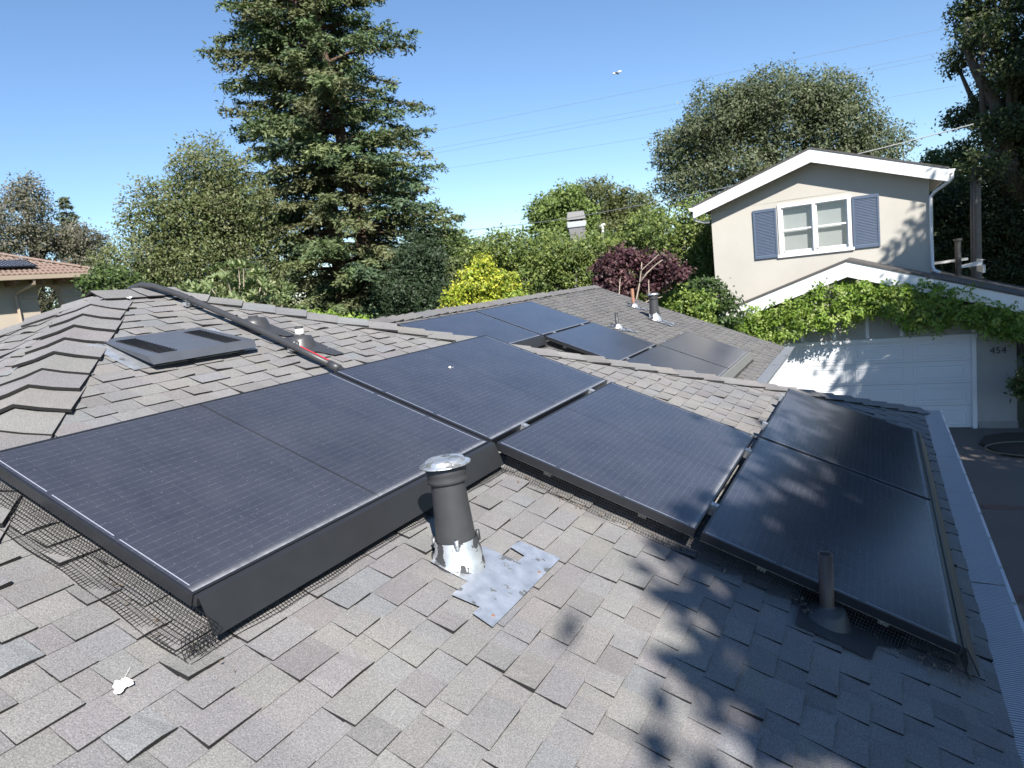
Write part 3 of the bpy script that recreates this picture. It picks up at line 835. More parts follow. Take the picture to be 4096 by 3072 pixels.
# door
dr = MB(); dr.box(-.42, 4.49, YG + .045, YG + .07, GZ + .01, -1.97); door = gb_(dr, 'garage_door', M_DOOR)
for c in range(4):
    for r in range(4):
        x0 = -.40 + c * 1.222 + .085; x1 = x0 + 1.04
        z1 = -1.985 - r * .519 - .075; z0 = z1 - .36
        p = MB()
        i_, dp = .045, .014
        f0 = YG + .044
        p.add([(x0, f0, z0), (x1, f0, z0), (x1, f0, z1), (x0, f0, z1),
               (x0 + .012, f0 - .010, z0 + .012), (x1 - .012, f0 - .010, z0 + .012), (x1 - .012, f0 - .010, z1 - .012), (x0 + .012, f0 - .010, z1 - .012),
               (x0 + i_, f0 + .0, z0 + i_), (x1 - i_, f0, z0 + i_), (x1 - i_, f0, z1 - i_), (x0 + i_, f0, z1 - i_),
               (x0 + i_ + .02, f0 - .008, z0 + i_ + .02), (x1 - i_ - .02, f0 - .008, z0 + i_ + .02), (x1 - i_ - .02, f0 - .008, z1 - i_ - .02), (x0 + i_ + .02, f0 - .008, z1 - i_ - .02)],
              [(0, 1, 5, 4), (1, 2, 6, 5), (2, 3, 7, 6), (3, 0, 4, 7), (4, 5, 9, 8), (5, 6, 10, 9), (6, 7, 11, 10), (7, 4, 8, 11),
               (8, 9, 13, 12), (9, 10, 14, 13), (10, 11, 15, 14), (11, 8, 12, 15), (12, 13, 14, 15)])
        p.v = [(x - 2.06, y - 17.35, z_ - GZ) for x, y, z_ in p.v]
        p.build('door_panel', M_DOOR, door)
for r in range(1, 4):
    p = MB(); zz = -1.985 - r * .519 + .02; p.box(-.42, 4.49, YG + .038, YG + .0445, zz - .008, zz)
    p.v = [(x - 2.06, y - 17.35, z_ - GZ) for x, y, z_ in p.v]; p.build('section_joint', M_SIDING, door)
t = MB(); t.box(4.49, 4.58, YG - .035, YG + .12, GZ + .0, -1.93); t.box(-.52, -.42, YG - .035, YG + .12, GZ, -1.93)
t.box(-.52, 4.60, YG - .04, YG + .12, -1.97, -1.89); gb_(t, 'door_trim', M_WHITE)
# number 454
x = 4.83
for ch in '454':
    cu = bpy.data.curves.new('digit', 'FONT'); cu.body = ch; cu.size = .20; cu.extrude = .006
    to = bpy.data.objects.new('digit_curve', cu); COL.objects.link(to)
    bpy.context.view_layer.update()
    me = bpy.data.meshes.new_from_object(to.evaluated_get(bpy.context.evaluated_depsgraph_get()))
    bpy.data.objects.remove(to, do_unlink=True)
    me.materials.clear(); me.materials.append(M_CHAR)
    do = bpy.data.objects.new('house_number_digit', me); link(do, gh)
    do.location = (x - 2.06, -.012, -2.355 - GZ); do.rotation_euler = (PI / 2, 0, 0)
    do['label'] = 'dark metal house number digit ' + ch
    x += .105
# lower roof + fascia
YF = YG - .55
rf = MB()
XL, XR = -1.32, 7.3
rf.prism([(XL, YF - .02, zl(XL) + .0), (RX, YF - .02, RZ), (RX, YF - .02, RZ + .045), (XL, YF - .02, zl(XL) + .045)], (0, 9.4, 0))
rf.prism([(RX, YF - .02, RZ), (XR, YF - .02, zl(XR)), (XR, YF - .02, zl(XR) + .045), (RX, YF - .02, RZ + .045)], (0, 8.2, 0))
gb_(rf, 'garage_roof', M_ROOFDK)
fa = MB()
fa.prism([(XL, YF, zl(XL) - .002), (RX, YF, RZ - .002), (RX, YF, RZ - .35), (XL + .12, YF, zl(XL + .12) - .31)], (0, .05, 0))
fa.prism([(RX + .002, YF, RZ - .002), (XR, YF, zl(XR) - .002), (XR, YF, zl(XR) - .33), (RX + .002, YF, RZ - .35)], (0, .05, 0))
gb_(fa, 'garage_fascia', M_WHITE)
sf = MB()
sf.prism([(XL + .1, YF + .052, zl(XL + .1) - .06), (RX, YF + .052, RZ - .06), (RX, YF + .052, RZ - .08), (XL + .1, YF + .052, zl(XL + .1) - .08)], (0, .49, 0))
sf.prism([(RX + .002, YF + .052, RZ - .06), (XR, YF + .052, zl(XR) - .06), (XR, YF + .052, zl(XR) - .08), (RX + .002, YF + .052, RZ - .08)], (0, .49, 0))
gb_(sf, 'soffit', M_WHITE)
# upper storey
YU = 19.4; UX, UZ, US = 1.245, 2.905, .333
def zu(x): return UZ - US * abs(x - UX)
w = MB()
X0, X1 = -1.42, 3.868
WX0, WX1, WZ0, WZ1 = .345, 2.125, .235, 1.635
w.box(X0, WX0, YU, YU + .2, -1.5, zu(X0) - .3); w.box(WX1, X1, YU, YU + .2, -1.5, zu(X1) - .3)
w.box(WX0, WX1, YU, YU + .2, -1.5, WZ0); w.box(WX0, WX1, YU, YU + .2, WZ1, zu(X1) - .3)
w.prism([(X0, YU, zu(X0) - .3), (X1, YU, zu(X1) - .3), (X1, YU, zu(X1) - .05), (UX, YU, UZ - .05), (X0, YU, zu(X0) - .05)], (0, .2, 0))
w.box(X0, X0 + .2, YU + .201, 26, -1.5, zu(X0) - .1); w.box(X1 - .2, X1, YU + .201, 26, -1.5, zu(X1) - .1)
gb_(w, 'upper_wall', M_STUC)
YUF = YU - .40
UL, UR = -1.82, 4.27
rf = MB()
rf.prism([(UL, YUF - .02, zu(UL)), (UX, YUF - .02, UZ), (UX, YUF - .02, UZ + .04), (UL, YUF - .02, zu(UL) + .04)], (0, 7.4, 0))
rf.prism([(UX, YUF - .02, UZ), (UR, YUF - .02, zu(UR)), (UR, YUF - .02, zu(UR) + .04), (UX, YUF - .02, UZ + .04)], (0, 7.4, 0))
gb_(rf, 'upper_roof', M_ROOFDK)
fa = MB()
fa.prism([(UL, YUF, zu(UL) - .002), (UX, YUF, UZ - .002), (UX, YUF, UZ - .33), (UL, YUF, zu(UL) - .305)], (0, .05, 0))
fa.prism([(UX + .002, YUF, UZ - .002), (UR, YUF, zu(UR) - .002), (UR, YUF, zu(UR) - .305), (UX + .002, YUF, UZ - .33)], (0, .05, 0))
gb_(fa, 'upper_fascia', M_WHITE)
sf = MB()
sf.prism([(UL + .02, YUF + .052, zu(UL) - .1), (UX, YUF + .052, UZ - .09), (UX, YUF + .052, UZ - .11), (UL + .02, YUF + .052, zu(UL) - .12)], (0, 7, 0))
sf.prism([(UX + .002, YUF + .052, UZ - .09), (UR - .02, YUF + .052, zu(UR) - .1), (UR - .02, YUF + .052, zu(UR) - .12), (UX + .002, YUF + .052, UZ - .11)], (0, 7, 0))
gb_(sf, 'upper_soffit', M_SIDING)
for (xa, sg) in ((UL, -1), (UR, 1)):
    q = MB(); zz = zu(xa)
    q.prism([(xa, YUF + .01, zz - .01), (xa + sg * .13, YUF + .01, zz - .02), (xa + sg * .09, YUF + .01, zz - .10), (xa, YUF + .01, zz - .12)], (0, 7.2, 0)); gb_(q, 'upper_gutter', M_WHITE)
q = MB(); q.tube([(4.33, 19.08, 1.80), (4.33, 19.08, 1.68), (4.26, 19.1, 1.60), (3.98, 19.3, 1.42), (3.90, 19.34, 1.32), (3.89, 19.34, .4), (3.90, 19.34, -.40), (3.94, 19.3, -.50), (4.04, 19.2, -.55)], .04, 10)
gb_(q, 'downspout', M_WHITE, smooth=True)
q = MB(); q.tube([(-1.85, 19.1, 1.72), (-1.8, 19.12, 1.52), (-1.6, 19.3, 1.44), (-1.46, 19.36, 1.44)], .035, 10); gb_(q, 'downspout', M_WHITE, smooth=True)
# window
fr = MB()
for (a, b) in ((WX0, WX0 + .085), (1.2, 1.275), (WX1 - .085, WX1)): fr.box(a, b, YU - .03, YU + .16, WZ0 + .07, WZ1 - .085)
fr.box(WX0, WX1, YU - .032, YU + .16, WZ1 - .085, WZ1); fr.box(WX0 - .05, WX1 + .05, YU - .055, YU + .16, WZ0 - .005, WZ0 + .07)
win = gb_(fr, 'window', M_WHITE)
def sub(mb, name, mat, parent):
    mb.v = [(x - 2.06, y - 17.35, z_ - GZ) for x, y, z_ in mb.v]; return mb.build(name, mat, parent)
for (a, b) in ((WX0 + .085, 1.2), (1.275, WX1 - .085)):
    zm = (WZ0 + WZ1) / 2 + .01
    s1 = MB(); yy = YU + .02
    for (z0, z1, y) in ((zm - .02, WZ1 - .085, yy), (WZ0 + .07, zm + .02, yy + .032)):
        s1.box(a, a + .035, y, y + .03, z0 + .04, z1 - .035); s1.box(b - .035, b, y, y + .03, z0 + .04, z1 - .035)
        s1.box(a, b, y, y + .031, z0, z0 + (.04 if z0 > WZ0 + .2 else .09)); s1.box(a, b, y, y + .031, z1 - .035, z1)
    sub(s1, 'sash', M_WHITE, win)
    for (z0, z1, y) in ((zm, WZ1 - .1, yy + .016), (WZ0 + .14, zm, yy + .048)):
        p = MB(); p.box(a + .03, b - .03, y, y + .004, z0, z1); sub(p, 'pane', M_GLASS, win)
    p = MB(); p.box(a - .01, b + .01, YU + .148, YU + .156, WZ0 + .07, WZ1 - .06); sub(p, 'roller_shade', M_SHADE, win)
for (a, b) in ((-.30, .30), (2.15, 2.77)):
    f = MB(); z0, z1 = .25, 1.575
    f.box(a, a + .05, YU - .045, YU - .003, z0, z1); f.box(b - .05, b, YU - .045, YU - .003, z0, z1)
    f.box(a + .05, b - .05, YU - .045, YU - .003, z0, z0 + .08); f.box(a + .05, b - .05, YU - .045, YU - .003, z1 - .08, z1)
    f.box(a + .05, b - .05, YU - .012, YU - .003, z0 + .08, z1 - .08)
    sh = gb_(f, 'shutter', M_SHUT, bevel=.006)
    n = 30
    for i in range(n):
        zc = z0 + .095 + (z1 - z0 - .19) * i / (n - 1)
        s1 = MB(); s1.prism([(a + .05, YU - .040, zc - .017), (a + .05, YU - .034, zc - .019), (a + .05, YU - .014, zc + .014), (a + .05, YU - .018, zc + .017)], (b - a - .1, 0, 0)); sub(s1, 'louvre', M_SHUT, sh)
# roof fittings on garage roof
q = MB(); q.tube([(4.67, 22, -.95), (4.67, 22, .15)], .075, 14); q.tube([(4.67, 22, .15), (4.67, 22, .21)], .11, 14); gb_(q, 'flue', M_CHAR)
q = MB(); q.prism([(4.75, 22.2, -.62), (5.32, 22.2, -.58), (5.32, 22.2, -.44), (4.75, 22.2, -.54)], (0, .05, 0)); q.prism([(4.1, 23.2, -.42), (4.98, 22.8, -.36), (4.98, 22.8, -.43), (4.1, 23.2, -.49)], (0, .05, 0))
q.box(5.26, 5.32, 22.2, 23.6, -.8, -.45); gb_(q, 'rear_trim_board', M_WHITE)

# ------------------------------------------------------------------ tile-roofed neighbour house
NC = np.array([-30.92, 20.51, 3.0])                 # eave corner
ev = np.array([0., -1., 0])     # along the eave, away from the corner (leftwards)
inn = np.array([-1., 0, 0])    # into the house
ang = math.atan2(ev[1], ev[0])
# local frame: x along eave to the left, y into the house (right handed check), z up
hand = np.cross(ev, inn)[2]
nh = thing('tile_roofed_house', 'tan stucco house with clay barrel tile roof at far left', 'house', (NC[0], NC[1], GZ))
def nb(mb, name, mats, parent=None, **kw):
    vs = []
    for x, y, z_ in mb.v:
        p = ev * x + inn * y; vs.append((p[0], p[1], z_ - GZ))
    mb.v = vs
    if hand < 0: mb.f = [f[::-1] for f in mb.f]
    return mb.build(name, mats, parent or nh, **kw)
EZN = NC[2]; RS = .40                                # roof slope of the tiles
q = MB(); q.add([(0, 0, EZN + .10), (9, 0, EZN + .10), (9, 5, EZN + .1 + 5 * RS), (5, 5, EZN + .1 + 5 * RS)], [(0, 1, 2, 3)])
q.add([(0, 0, EZN + .10), (5, 5, EZN + .1 + 5 * RS), (0, 9, EZN + .1)], [(0, 1, 2)])
nroof = nb(q, 'roof', M_CLAY)
def barrel(L_, r0, r1, seg=7):
    vs = []; fs = []
    for (t, r) in ((0, r0), (1, r1)):
        for k_ in range(seg + 1):
            a = PI * k_ / seg; vs.append((r * math.cos(a), t * L_, r * .8 * math.sin(a)))
    for k_ in range(seg): fs.append((k_, k_ + 1, seg + 2 + k_, seg + 1 + k_))
    fs.append(tuple(range(seg + 1)))
    return vs, fs
tile_me = bpy.data.meshes.new('tile')
tv, tf = barrel(.46, .105, .088); th_ = math.atan(RS)
tile_me.from_pydata(tv, [], tf); tile_me.materials.append(M_CLAY); tile_me.update()
def place_tile(x, y, z_, rz, rx, name='roof_tile', sc=1.0):
    o = bpy.data.objects.new(name, tile_me); link(o, nroof)
    p = ev * x + inn * y; o.location = (p[0], p[1], z_ - GZ); o.scale = (sc, sc, sc)
    o.rotation_euler = (rx, 0, rz)
rz_in = math.atan2(inn[1], inn[0]) - PI / 2
for r in range(9):
    y = -.05 + r * .38
    x = .20 + (r % 1) + max(0, y)
    while x < 5.6:
        place_tile(x, y, EZN + .105 + y * RS + random.uniform(0, .012), rz_in + random.uniform(-.03, .03), th_ - .03); x += .222
hd = (ev + inn); hd = hd / np.linalg.norm(hd); rz_h = math.atan2(hd[1], hd[0]) - PI / 2
for i in range(13):
    s_h = .0 + i * .42
    place_tile(s_h / 1.414, s_h / 1.414, EZN + .15 + s_h / 1.414 * RS + .04, rz_h, math.atan(RS / 1.414) + .02, 'hip_tile', 1.15)
q = MB(); q.box(-.06, 9, -.14, .0, EZN - .10, EZN + .09); q.box(-.06, .0, 0, 6, EZN - .10, EZN + .09); nb(q, 'gutter', M_TANTRIM)
q = MB(); q.box(0, 9, 0, 1.02, EZN - .06, EZN + .02); q.box(0.0, .62, 1.02, 8, EZN - .06, EZN + .02); nb(q, 'soffit', M_CORBEL)
for x in (.55, 1.60, 2.65, 3.71, 4.8):
    q = MB(); q.box(x, x + .2, .1, 1.0, EZN - .22, EZN - .062); q.box(x, x + .2, .35, 1.0, EZN - .32, EZN - .22); nb(q, 'corbel', M_CORBEL)
# wall with an arched opening
def archwall(y, dep, name):
    q = MB(); xa, xb, zs = 1.46, 2.62, EZN - .78; n = 14; xc = (xa + xb) / 2; ra = (xb - xa) / 2; rh = .44
    top = EZN - .06
    q.box(.6, xa, y, y + dep, GZ, zs); q.box(xb, 9, y, y + dep, GZ, zs)
    q.box(xa, xb, y, y + dep, GZ, EZN - 2.6)
    arc = [(xc - ra * math.cos(PI * i / n), zs + rh * math.sin(PI * i / n)) for i in range(n + 1)]
    half = n // 2
    q.prism([(.6, y, zs)] + [(a, y, b) for a, b in arc[:half + 1]] + [(xc, y, top), (.6, y, top)], (0, dep, 0))
    q.prism([(9, y, zs), (9, y, top), (xc, y, top)] + [(a, y, b) for a, b in arc[half:]], (0, dep, 0))
    return nb(q, name, M_STUC2)
archwall(1.0, .5, 'arched_wall')
q = MB(); q.box(.57, 1.463, .92, 1.0, EZN - .90, EZN - .78); q.box(2.618, 3.25, .92, 1.0, EZN - .90, EZN - .78); nb(q, 'string_course', M_STUC2)
q = MB(); q.box(4.2, 9, 1.6, 8, GZ, EZN - .07); nb(q, 'wall_block', M_STUC2)
q = MB(); q.tube([(3.2, -.04, EZN - .09), (3.2, .0, EZN - .30), (3.5, .75, EZN - .55), (3.6, .90, EZN - .72), (3.6, .90, EZN - 4.5)], .075, 4); nb(q, 'downspout', M_TANTRIM)
def make_cells2():
    m, nt, bs = new_mat('older_solar_cells'); oc = objc(nt)
    sx = N(nt, 'ShaderNodeSeparateXYZ'); nt.links.new(oc, sx.inputs[0])
    fx = mth(nt, 'ABSOLUTE', mth(nt, 'SUBTRACT', mth(nt, 'FRACT', mth(nt, 'DIVIDE', sx.outputs[0], .16)), .5))
    fy = mth(nt, 'ABSOLUTE', mth(nt, 'SUBTRACT', mth(nt, 'FRACT', mth(nt, 'DIVIDE', sx.outputs[1], .16)), .5))
    k_ = mth(nt, 'GREATER_THAN', mth(nt, 'ADD', fx, fy), .80)
    l_ = mth(nt, 'GREATER_THAN', mth(nt, 'MAXIMUM', fx, fy), .48)
    c = mix(nt, mth(nt, 'MAXIMUM', k_, mth(nt, 'MULTIPLY', l_, .4)), (.012, .014, .022), (.45, .46, .5))
    nt.links.new(c, bs.inputs['Base Color']); bs.inputs['Roughness'].default_value = .25
    return m
M_CELL2 = make_cells2()
for j, (x0, lab) in enumerate(((2.62, 'right hand grid-patterned solar panel on the clay tile roof'), (4.26, 'left hand grid-patterned solar panel on the clay tile roof, cut by the frame'))):
    p = ev * (x0 + 1.6) + inn * .45
    t = thing('solar_panel', lab, 'solar panel', (NC[0] + p[0], NC[1] + p[1], EZN + .36 + .45 * RS), (0, 0, 0), 'solar panels on the tile roof')
    c0 = -ev; c1 = inn * math.cos(th_) + np.array([0, 0, math.sin(th_)]); c2 = np.cross(c0, c1)
    Mx = Matrix(((c0[0], c1[0], c2[0], 0), (c0[1], c1[1], c2[1], 0), (c0[2], c1[2], c2[2], 0), (0, 0, 0, 1)))
    q = MB(); q.box(.02, 1.58, .02, 1.03, -.004, .004); qf = MB()
    qf.box(0, 1.6, 0, .02, -.04, .006); qf.box(0, 1.6, 1.03, 1.05, -.04, .006); qf.box(0, .02, .02, 1.03, -.04, .006); qf.box(1.58, 1.6, .02, 1.03, -.04, .006)
    for mb_, nm, mt in ((q, 'glass', M_CELL2), (qf, 'frame', M_BLACK)):
        ob = mb_.build(nm, mt, t); me = ob.data
        if nm == 'glass':
            ob.matrix_local = Mx
        else: ob.matrix_local = Mx

# ------------------------------------------------------------------ vegetation
def unit(n, rng):
    v = rng.normal(size=(n, 3)); return v / np.linalg.norm(v, axis=1)[:, None]
def leaf_object(name, C_, A_, B_, T_, mat, parent, origin):
    """C_ centres, A_ half-length vectors, B_ half-width vectors, T_ colours: one diamond leaf each"""
    n = len(C_); C_ = C_ - np.array(origin)
    V = np.empty((n, 4, 3), np.float32)
    V[:, 0] = C_ - A_; V[:, 1] = C_ + B_ - A_ * .1; V[:, 2] = C_ + A_; V[:, 3] = C_ - B_ - A_ * .1
    me = bpy.data.meshes.new(name)
    me.vertices.add(4 * n); me.vertices.foreach_set('co', V.ravel())
    me.loops.add(4 * n); me.loops.foreach_set('vertex_index', np.arange(4 * n, dtype=np.int32))
    me.polygons.add(n); me.polygons.foreach_set('loop_start', np.arange(0, 4 * n, 4, dtype=np.int32))
    me.polygons.foreach_set('loop_total', np.full(n, 4, np.int32))
    at = me.color_attributes.new('tint', 'FLOAT_COLOR', 'POINT')
    col = np.ones((n, 4, 4), np.float32); col[:, :, :3] = T_[:, None, :]
    at.data.foreach_set('color', col.ravel())
    me.materials.append(mat); me.update(calc_edges=True)
    o = bpy.data.objects.new(name, me); link(o, parent)
    return o
def colours(n_cl, per, pal, rng, jc=.18, jl=.16):
    pal = np.array(pal); c = pal[rng.integers(0, len(pal), n_cl)] * (1 + rng.normal(0, jc, (n_cl, 1)))
    c = np.repeat(c, per, axis=0); c = c * (1 + rng.normal(0, jl, (len(c), 1)))
    return np.clip(c, .004, .9)
def crown_points(blobs, n_cl, per, sig, rng, shell=.5, lump=.16):
    b = np.array(blobs, float)
    if b.shape[1] == 5: b = np.column_stack([b[:, 0], b[:, 1], b[:, 2], b[:, 3], b[:, 3], b[:, 4]])
    wts = b[:, 3] * b[:, 5]; wts = wts / wts.sum()
    k_ = rng.choice(len(b), n_cl, p=wts); d_ = unit(n_cl, rng)
    r = shell + (1 - shell) * rng.random(n_cl) ** .7
    ph = k_ * 1.7
    r = r * (1 + lump * (np.sin(d_[:, 0] * 5 + ph) * np.sin(d_[:, 1] * 5 + 2 * ph) + .7 * np.sin(d_[:, 2] * 7 + ph)))
    pos_ = b[k_, :3] + d_ * r[:, None] * b[k_, 3:6]
    sg = sig * rng.uniform(.6, 1.4, n_cl)
    P_ = np.repeat(pos_, per, axis=0) + rng.normal(size=(n_cl * per, 3)) * np.repeat(sg, per)[:, None] * np.array([1, 1, .75])
    out = np.repeat(d_, per, axis=0)
    return P_, out
def leaf_axes(n, ln, wd_, rng, out=None, ob=.0, up=0.0):
    # leaf blades turn their faces to the light: up, outwards and towards the sun
    nrm = unit(n, rng) + np.array([.30, -.33, .62])
    if out is not None: nrm = nrm + out * .35
    a = unit(n, rng)
    if out is not None: a = a + out * ob
    a[:, 2] += up
    a = a - nrm * ((a * nrm).sum(1) / (nrm * nrm).sum(1))[:, None]
    a /= np.linalg.norm(a, axis=1)[:, None] + 1e-9
    b = np.cross(nrm, a); b /= np.linalg.norm(b, axis=1)[:, None] + 1e-9
    s = rng.uniform(.65, 1.35, (n, 1))
    return a * ln * .5 * s, b * wd_ * .5 * s
def limb_tree(mb, base, top, targets, r0, r1, rng, wob=.25):
    base = np.array(base, float); top = np.array(top, float)
    pts = [base + (top - base) * t + np.array([rng.normal() * wob * t, rng.normal() * wob * t, 0]) * .4 for t in np.linspace(0, 1, 6)]
    mb.tube(pts, list(np.linspace(r0, r1, 6)), 9)
    for tg in targets:
        tg = np.array(tg, float); i = rng.integers(3, 6); s = pts[i]
        m_ = (s + tg) / 2 + rng.normal(size=3) * wob; m_[2] -= .1 * wob
        mb.tube([s, s * .7 + m_ * .3 + rng.normal(size=3) * .05, m_, (m_ + tg) / 2 + rng.normal(size=3) * wob * .3, tg], [r1 * .75, r1 * .62, r1 * .45, r1 * .3, r1 * .12], 6)
LS = 1.12
def leafy_tree(name, label, cat, base, blobs, n_cl, per, sig, leaf, pal, trunk=(.22, .12), bark=M_BARK, shell=.5, lump=.16, group=None, seed=1, up=0.0, ob=.25, mat=None, core=0, limbs=True):
    rng = np.random.default_rng(seed)
    origin = (base[0], base[1], GZ)
    t = thing(name, label, cat, origin, (0, 0, 0), group)
    n_cl = int(n_cl * 1.5); core = int(core * 1.6)
    P_, out = crown_points(blobs, n_cl, per, sig, rng, shell, lump)
    T_ = colours(n_cl, per, pal, rng)
    if core:
        P2, o2 = crown_points([(b[0], b[1], b[2], b[3] * .7, b[-1] * .7) for b in blobs], core, per, sig * 1.3, rng, .05, .1)
        P_ = np.vstack([P_, P2]); out = np.vstack([out, o2]); T_ = np.vstack([T_, colours(core, per, pal, rng)])
    A_, B_ = leaf_axes(len(P_), leaf[0] * LS, leaf[1] * LS, rng, out, ob, up)
    leaf_object('crown', P_, A_, B_, T_, mat or M_LEAF, t, origin)
    b = np.array([(q[0], q[1], q[2]) for q in blobs])
    topz = b[:, 2].mean(); top = (b[:, 0].mean(), b[:, 1].mean(), topz)
    mb = MB()
    limb_tree(mb, (base[0], base[1], GZ - .1), (base[0] * .5 + top[0] * .5, base[1] * .5 + top[1] * .5, topz - .3), b if limbs else [], trunk[0], trunk[1], rng)
    mb.v = [(x - origin[0], y - origin[1], z_ - origin[2]) for x, y, z_ in mb.v]
    mb.build('trunk', bark, t, smooth=True)
    return t

# ---- conifer with drooping sprays
def conifer(name, label, base, z0, z1, prof, n_wh, per_wh, pal, seed, tw=(.13, .03), trunks=((0, 0),), dens=1.0, r0=.38, group=None):
    rng = np.random.default_rng(seed)
    origin = (base[0], base[1], GZ); t = thing(name, label, 'tree', origin, (0, 0, 0), group)
    C_, A_, Bv, T_ = [], [], [], []
    mb = MB()
    for (tx, ty) in trunks:
        P_ = [(base[0] + tx * (1 - q) + .15 * math.sin(q * 5), base[1] + ty * (1 - q), GZ - .1 + (z1 - GZ) * q) for q in np.linspace(0, 1, 12)]
        mb.tube(P_, [r0 * (1 - .93 * q) for q in np.linspace(0, 1, 12)], 10)
    br = MB(); pal = np.array(pal)
    for i in range(n_wh):
        zc = z0 + (z1 - z0) * (i + rng.random()) / n_wh
        R_max = np.interp(zc, [p[0] for p in prof], [p[1] for p in prof])
        for j in range(per_wh):
            az = rng.random() * 2 * PI; L = R_max * rng.uniform(.55, 1.12)
            if rng.random() < .15: L *= .55
            q0 = (zc - z0) / (z1 - z0)
            rise = rng.uniform(-.05, .22) + .25 * q0; droop = rng.uniform(.10, .22) * L
            tx, ty = trunks[rng.integers(0, len(trunks))]; qq = (zc - GZ) / (z1 - GZ)
            o0 = np.array([base[0] + tx * (1 - qq) + .15 * math.sin(qq * 5), base[1] + ty * (1 - qq), zc])
            dh = np.array([math.cos(az), math.sin(az), 0]); side = np.array([-dh[1], dh[0], 0])
            def bp(t_): return o0 + dh * L * t_ + np.array([0, 0, rise * L * t_ - droop * t_ ** 2 * 1.6 + .18 * L * max(0, t_ - .75)])
            br.tube([bp(t_) for t_ in (0, .3, .6, .95)], [.03 + .012 * L, .025 + .006 * L, .016, .006], 4, caps=False)
            nt_ = int((10 + 15 * L) * dens)
            bc = pal[rng.integers(0, len(pal))] * (1 + rng.normal(0, .16))
            ts = rng.uniform(.22, 1.0, nt_) ** .8
            for t_ in ts:
                s_ = 1 if rng.random() < .5 else -1
                tl = (.30 + .40 * L * .3 * (1.15 - t_)) * rng.uniform(.6, 1.3)
                dv = dh * rng.uniform(.35, .9) + side * s_ * rng.uniform(.3, 1.0) + np.array([0, 0, rng.uniform(-.9, .25)])
                dv /= np.linalg.norm(dv); p0 = bp(t_)
                nq = 5
                u = (np.arange(nq) + rng.random(nq)) / nq
                cc = p0 + dv * tl * u[:, None] + rng.normal(size=(nq, 3)) * .035
                lat = np.cross(dv, [0, 0, 1.]); lat /= np.linalg.norm(lat) + 1e-9
                aa = dv * .6 + lat * rng.uniform(-1, 1, (nq, 1)) * .9 + rng.normal(size=(nq, 3)) * .3
                aa /= np.linalg.norm(aa, axis=1)[:, None]
                bb = np.cross(aa, rng.normal(size=(nq, 3)) * .7 + np.array([.35, -.4, .8])); bb /= np.linalg.norm(bb, axis=1)[:, None]
                sc = rng.uniform(.7, 1.4, (nq, 1))
                C_.append(cc); A_.append(aa * tw[0] * .5 * sc); Bv.append(bb * tw[1] * .5 * sc)
                T_.append(np.clip(bc * (1 + rng.normal(0, .15, (nq, 1))), .004, 1))
    leaf_object('crown', np.vstack(C_), np.vstack(A_), np.vstack(Bv), np.vstack(T_), M_NEEDLE, t, origin)
    for m_, nm in ((mb, 'trunk'), (br, 'branches')):
        m_.v = [(x - origin[0], y - origin[1], z_ - origin[2]) for x, y, z_ in m_.v]; ob_ = m_.build(nm, M_BARK_R, t, smooth=True)
        if nm == 'branches': ob_['kind'] = 'stuff'
    return t
RW = [(.105, .14, .058), (.088, .13, .055), (.12, .145, .062), (.075, .115, .06), (.135, .145, .07)]
conifer('redwood_tree', 'tall dark conifer towering above all other trees', (-15.0, 19.2), -3.4, 19.5,
        [(-4, 4.0), (-1, 4.1), (2, 4.0), (5, 3.8), (8, 3.5), (10, 2.9), (13, 2.4), (19.5, .2)], 100, 9, RW, 5, (.16, .055), ((0, 0), (1.1, .7)), 1.45, .36)
conifer('small_conifer_tree', 'slim pointed conifer top rising behind the grey-leaved oak', (-48.4, 30.2), 1, 9.9,
        [(1, 2.2), (5, 1.6), (7.8, .8), (9.9, .1)], 30, 6, [(.10, .13, .085), (.12, .145, .09)], 6, (.28, .09), ((0, 0),), .5, .25)

OAK = [(.125, .15, .055), (.105, .135, .05), (.145, .16, .07), (.165, .17, .085)]
leafy_tree('evergreen_oak', 'rounded green tree left of the tall conifer', 'tree', (-16.2, 13.6),
           [(-15.5, 14.5, 4.6, 1.25, 1.2), (-15.0, 14.9, 3.7, 1.3, 1.1), (-16.3, 13.5, 3.5, 1.35, 1.2), (-15.5, 14.5, 3.1, 1.6, 1.4), (-16.9, 12.7, 2.1, 1.3, 1.05), (-16.1, 13.8, 2.0, 1.55, 1.2), (-15.2, 14.9, 1.7, 1.5, 1.2), (-16.6, 12.9, .8, 1.6, 1.0), (-15.4, 14.4, .3, 1.8, 1.1), (-16, 13.6, -1.5, 1.8, 1.4)],
           5200, 11, .12, (.085, .042), OAK, seed=21, up=.2, core=1100)
leafy_tree('laurel_bush', 'dark green bush below the rounded tree, beside the tile-roofed house', 'bush', (-15.2, 10.9),
           [(-15.6, 10.8, 1.5, .75, .5), (-15.45, 11.2, 1.0, .9, .55), (-15.1, 11.8, .7, .9, .6), (-15.2, 11.0, -.2, 1.0, .8), (-15.1, 11.2, -1.8, 1.1, 1.2)],
           1300, 11, .10, (.09, .05), [(.075, .12, .032), (.06, .095, .03), (.095, .135, .045)], (.08, .05), seed=22, core=250)
leafy_tree('grey_oak', 'sparse grey-leaved oak behind the clay tile roof', 'tree', (-39.6, 21.6),
           [(-39.5, 21.8, 7.1, 2.0, 1.4), (-39.1, 22.4, 8.4, 1.0, .75), (-39.8, 21.1, 5.6, 1.7, 1.1), (-38.8, 23.0, 5.7, 1.4, .9), (-38.2, 24.0, 5.6, 1.5, .9), (-37.8, 24.6, 5.0, 1.2, .8), (-38.4, 23.6, 4.3, 1.6, .6)],
           900, 16, .21, (.14, .07), [(.13, .125, .085), (.16, .15, .11), (.11, .115, .07), (.19, .175, .14)], (.5, .3), seed=23, lump=.3)
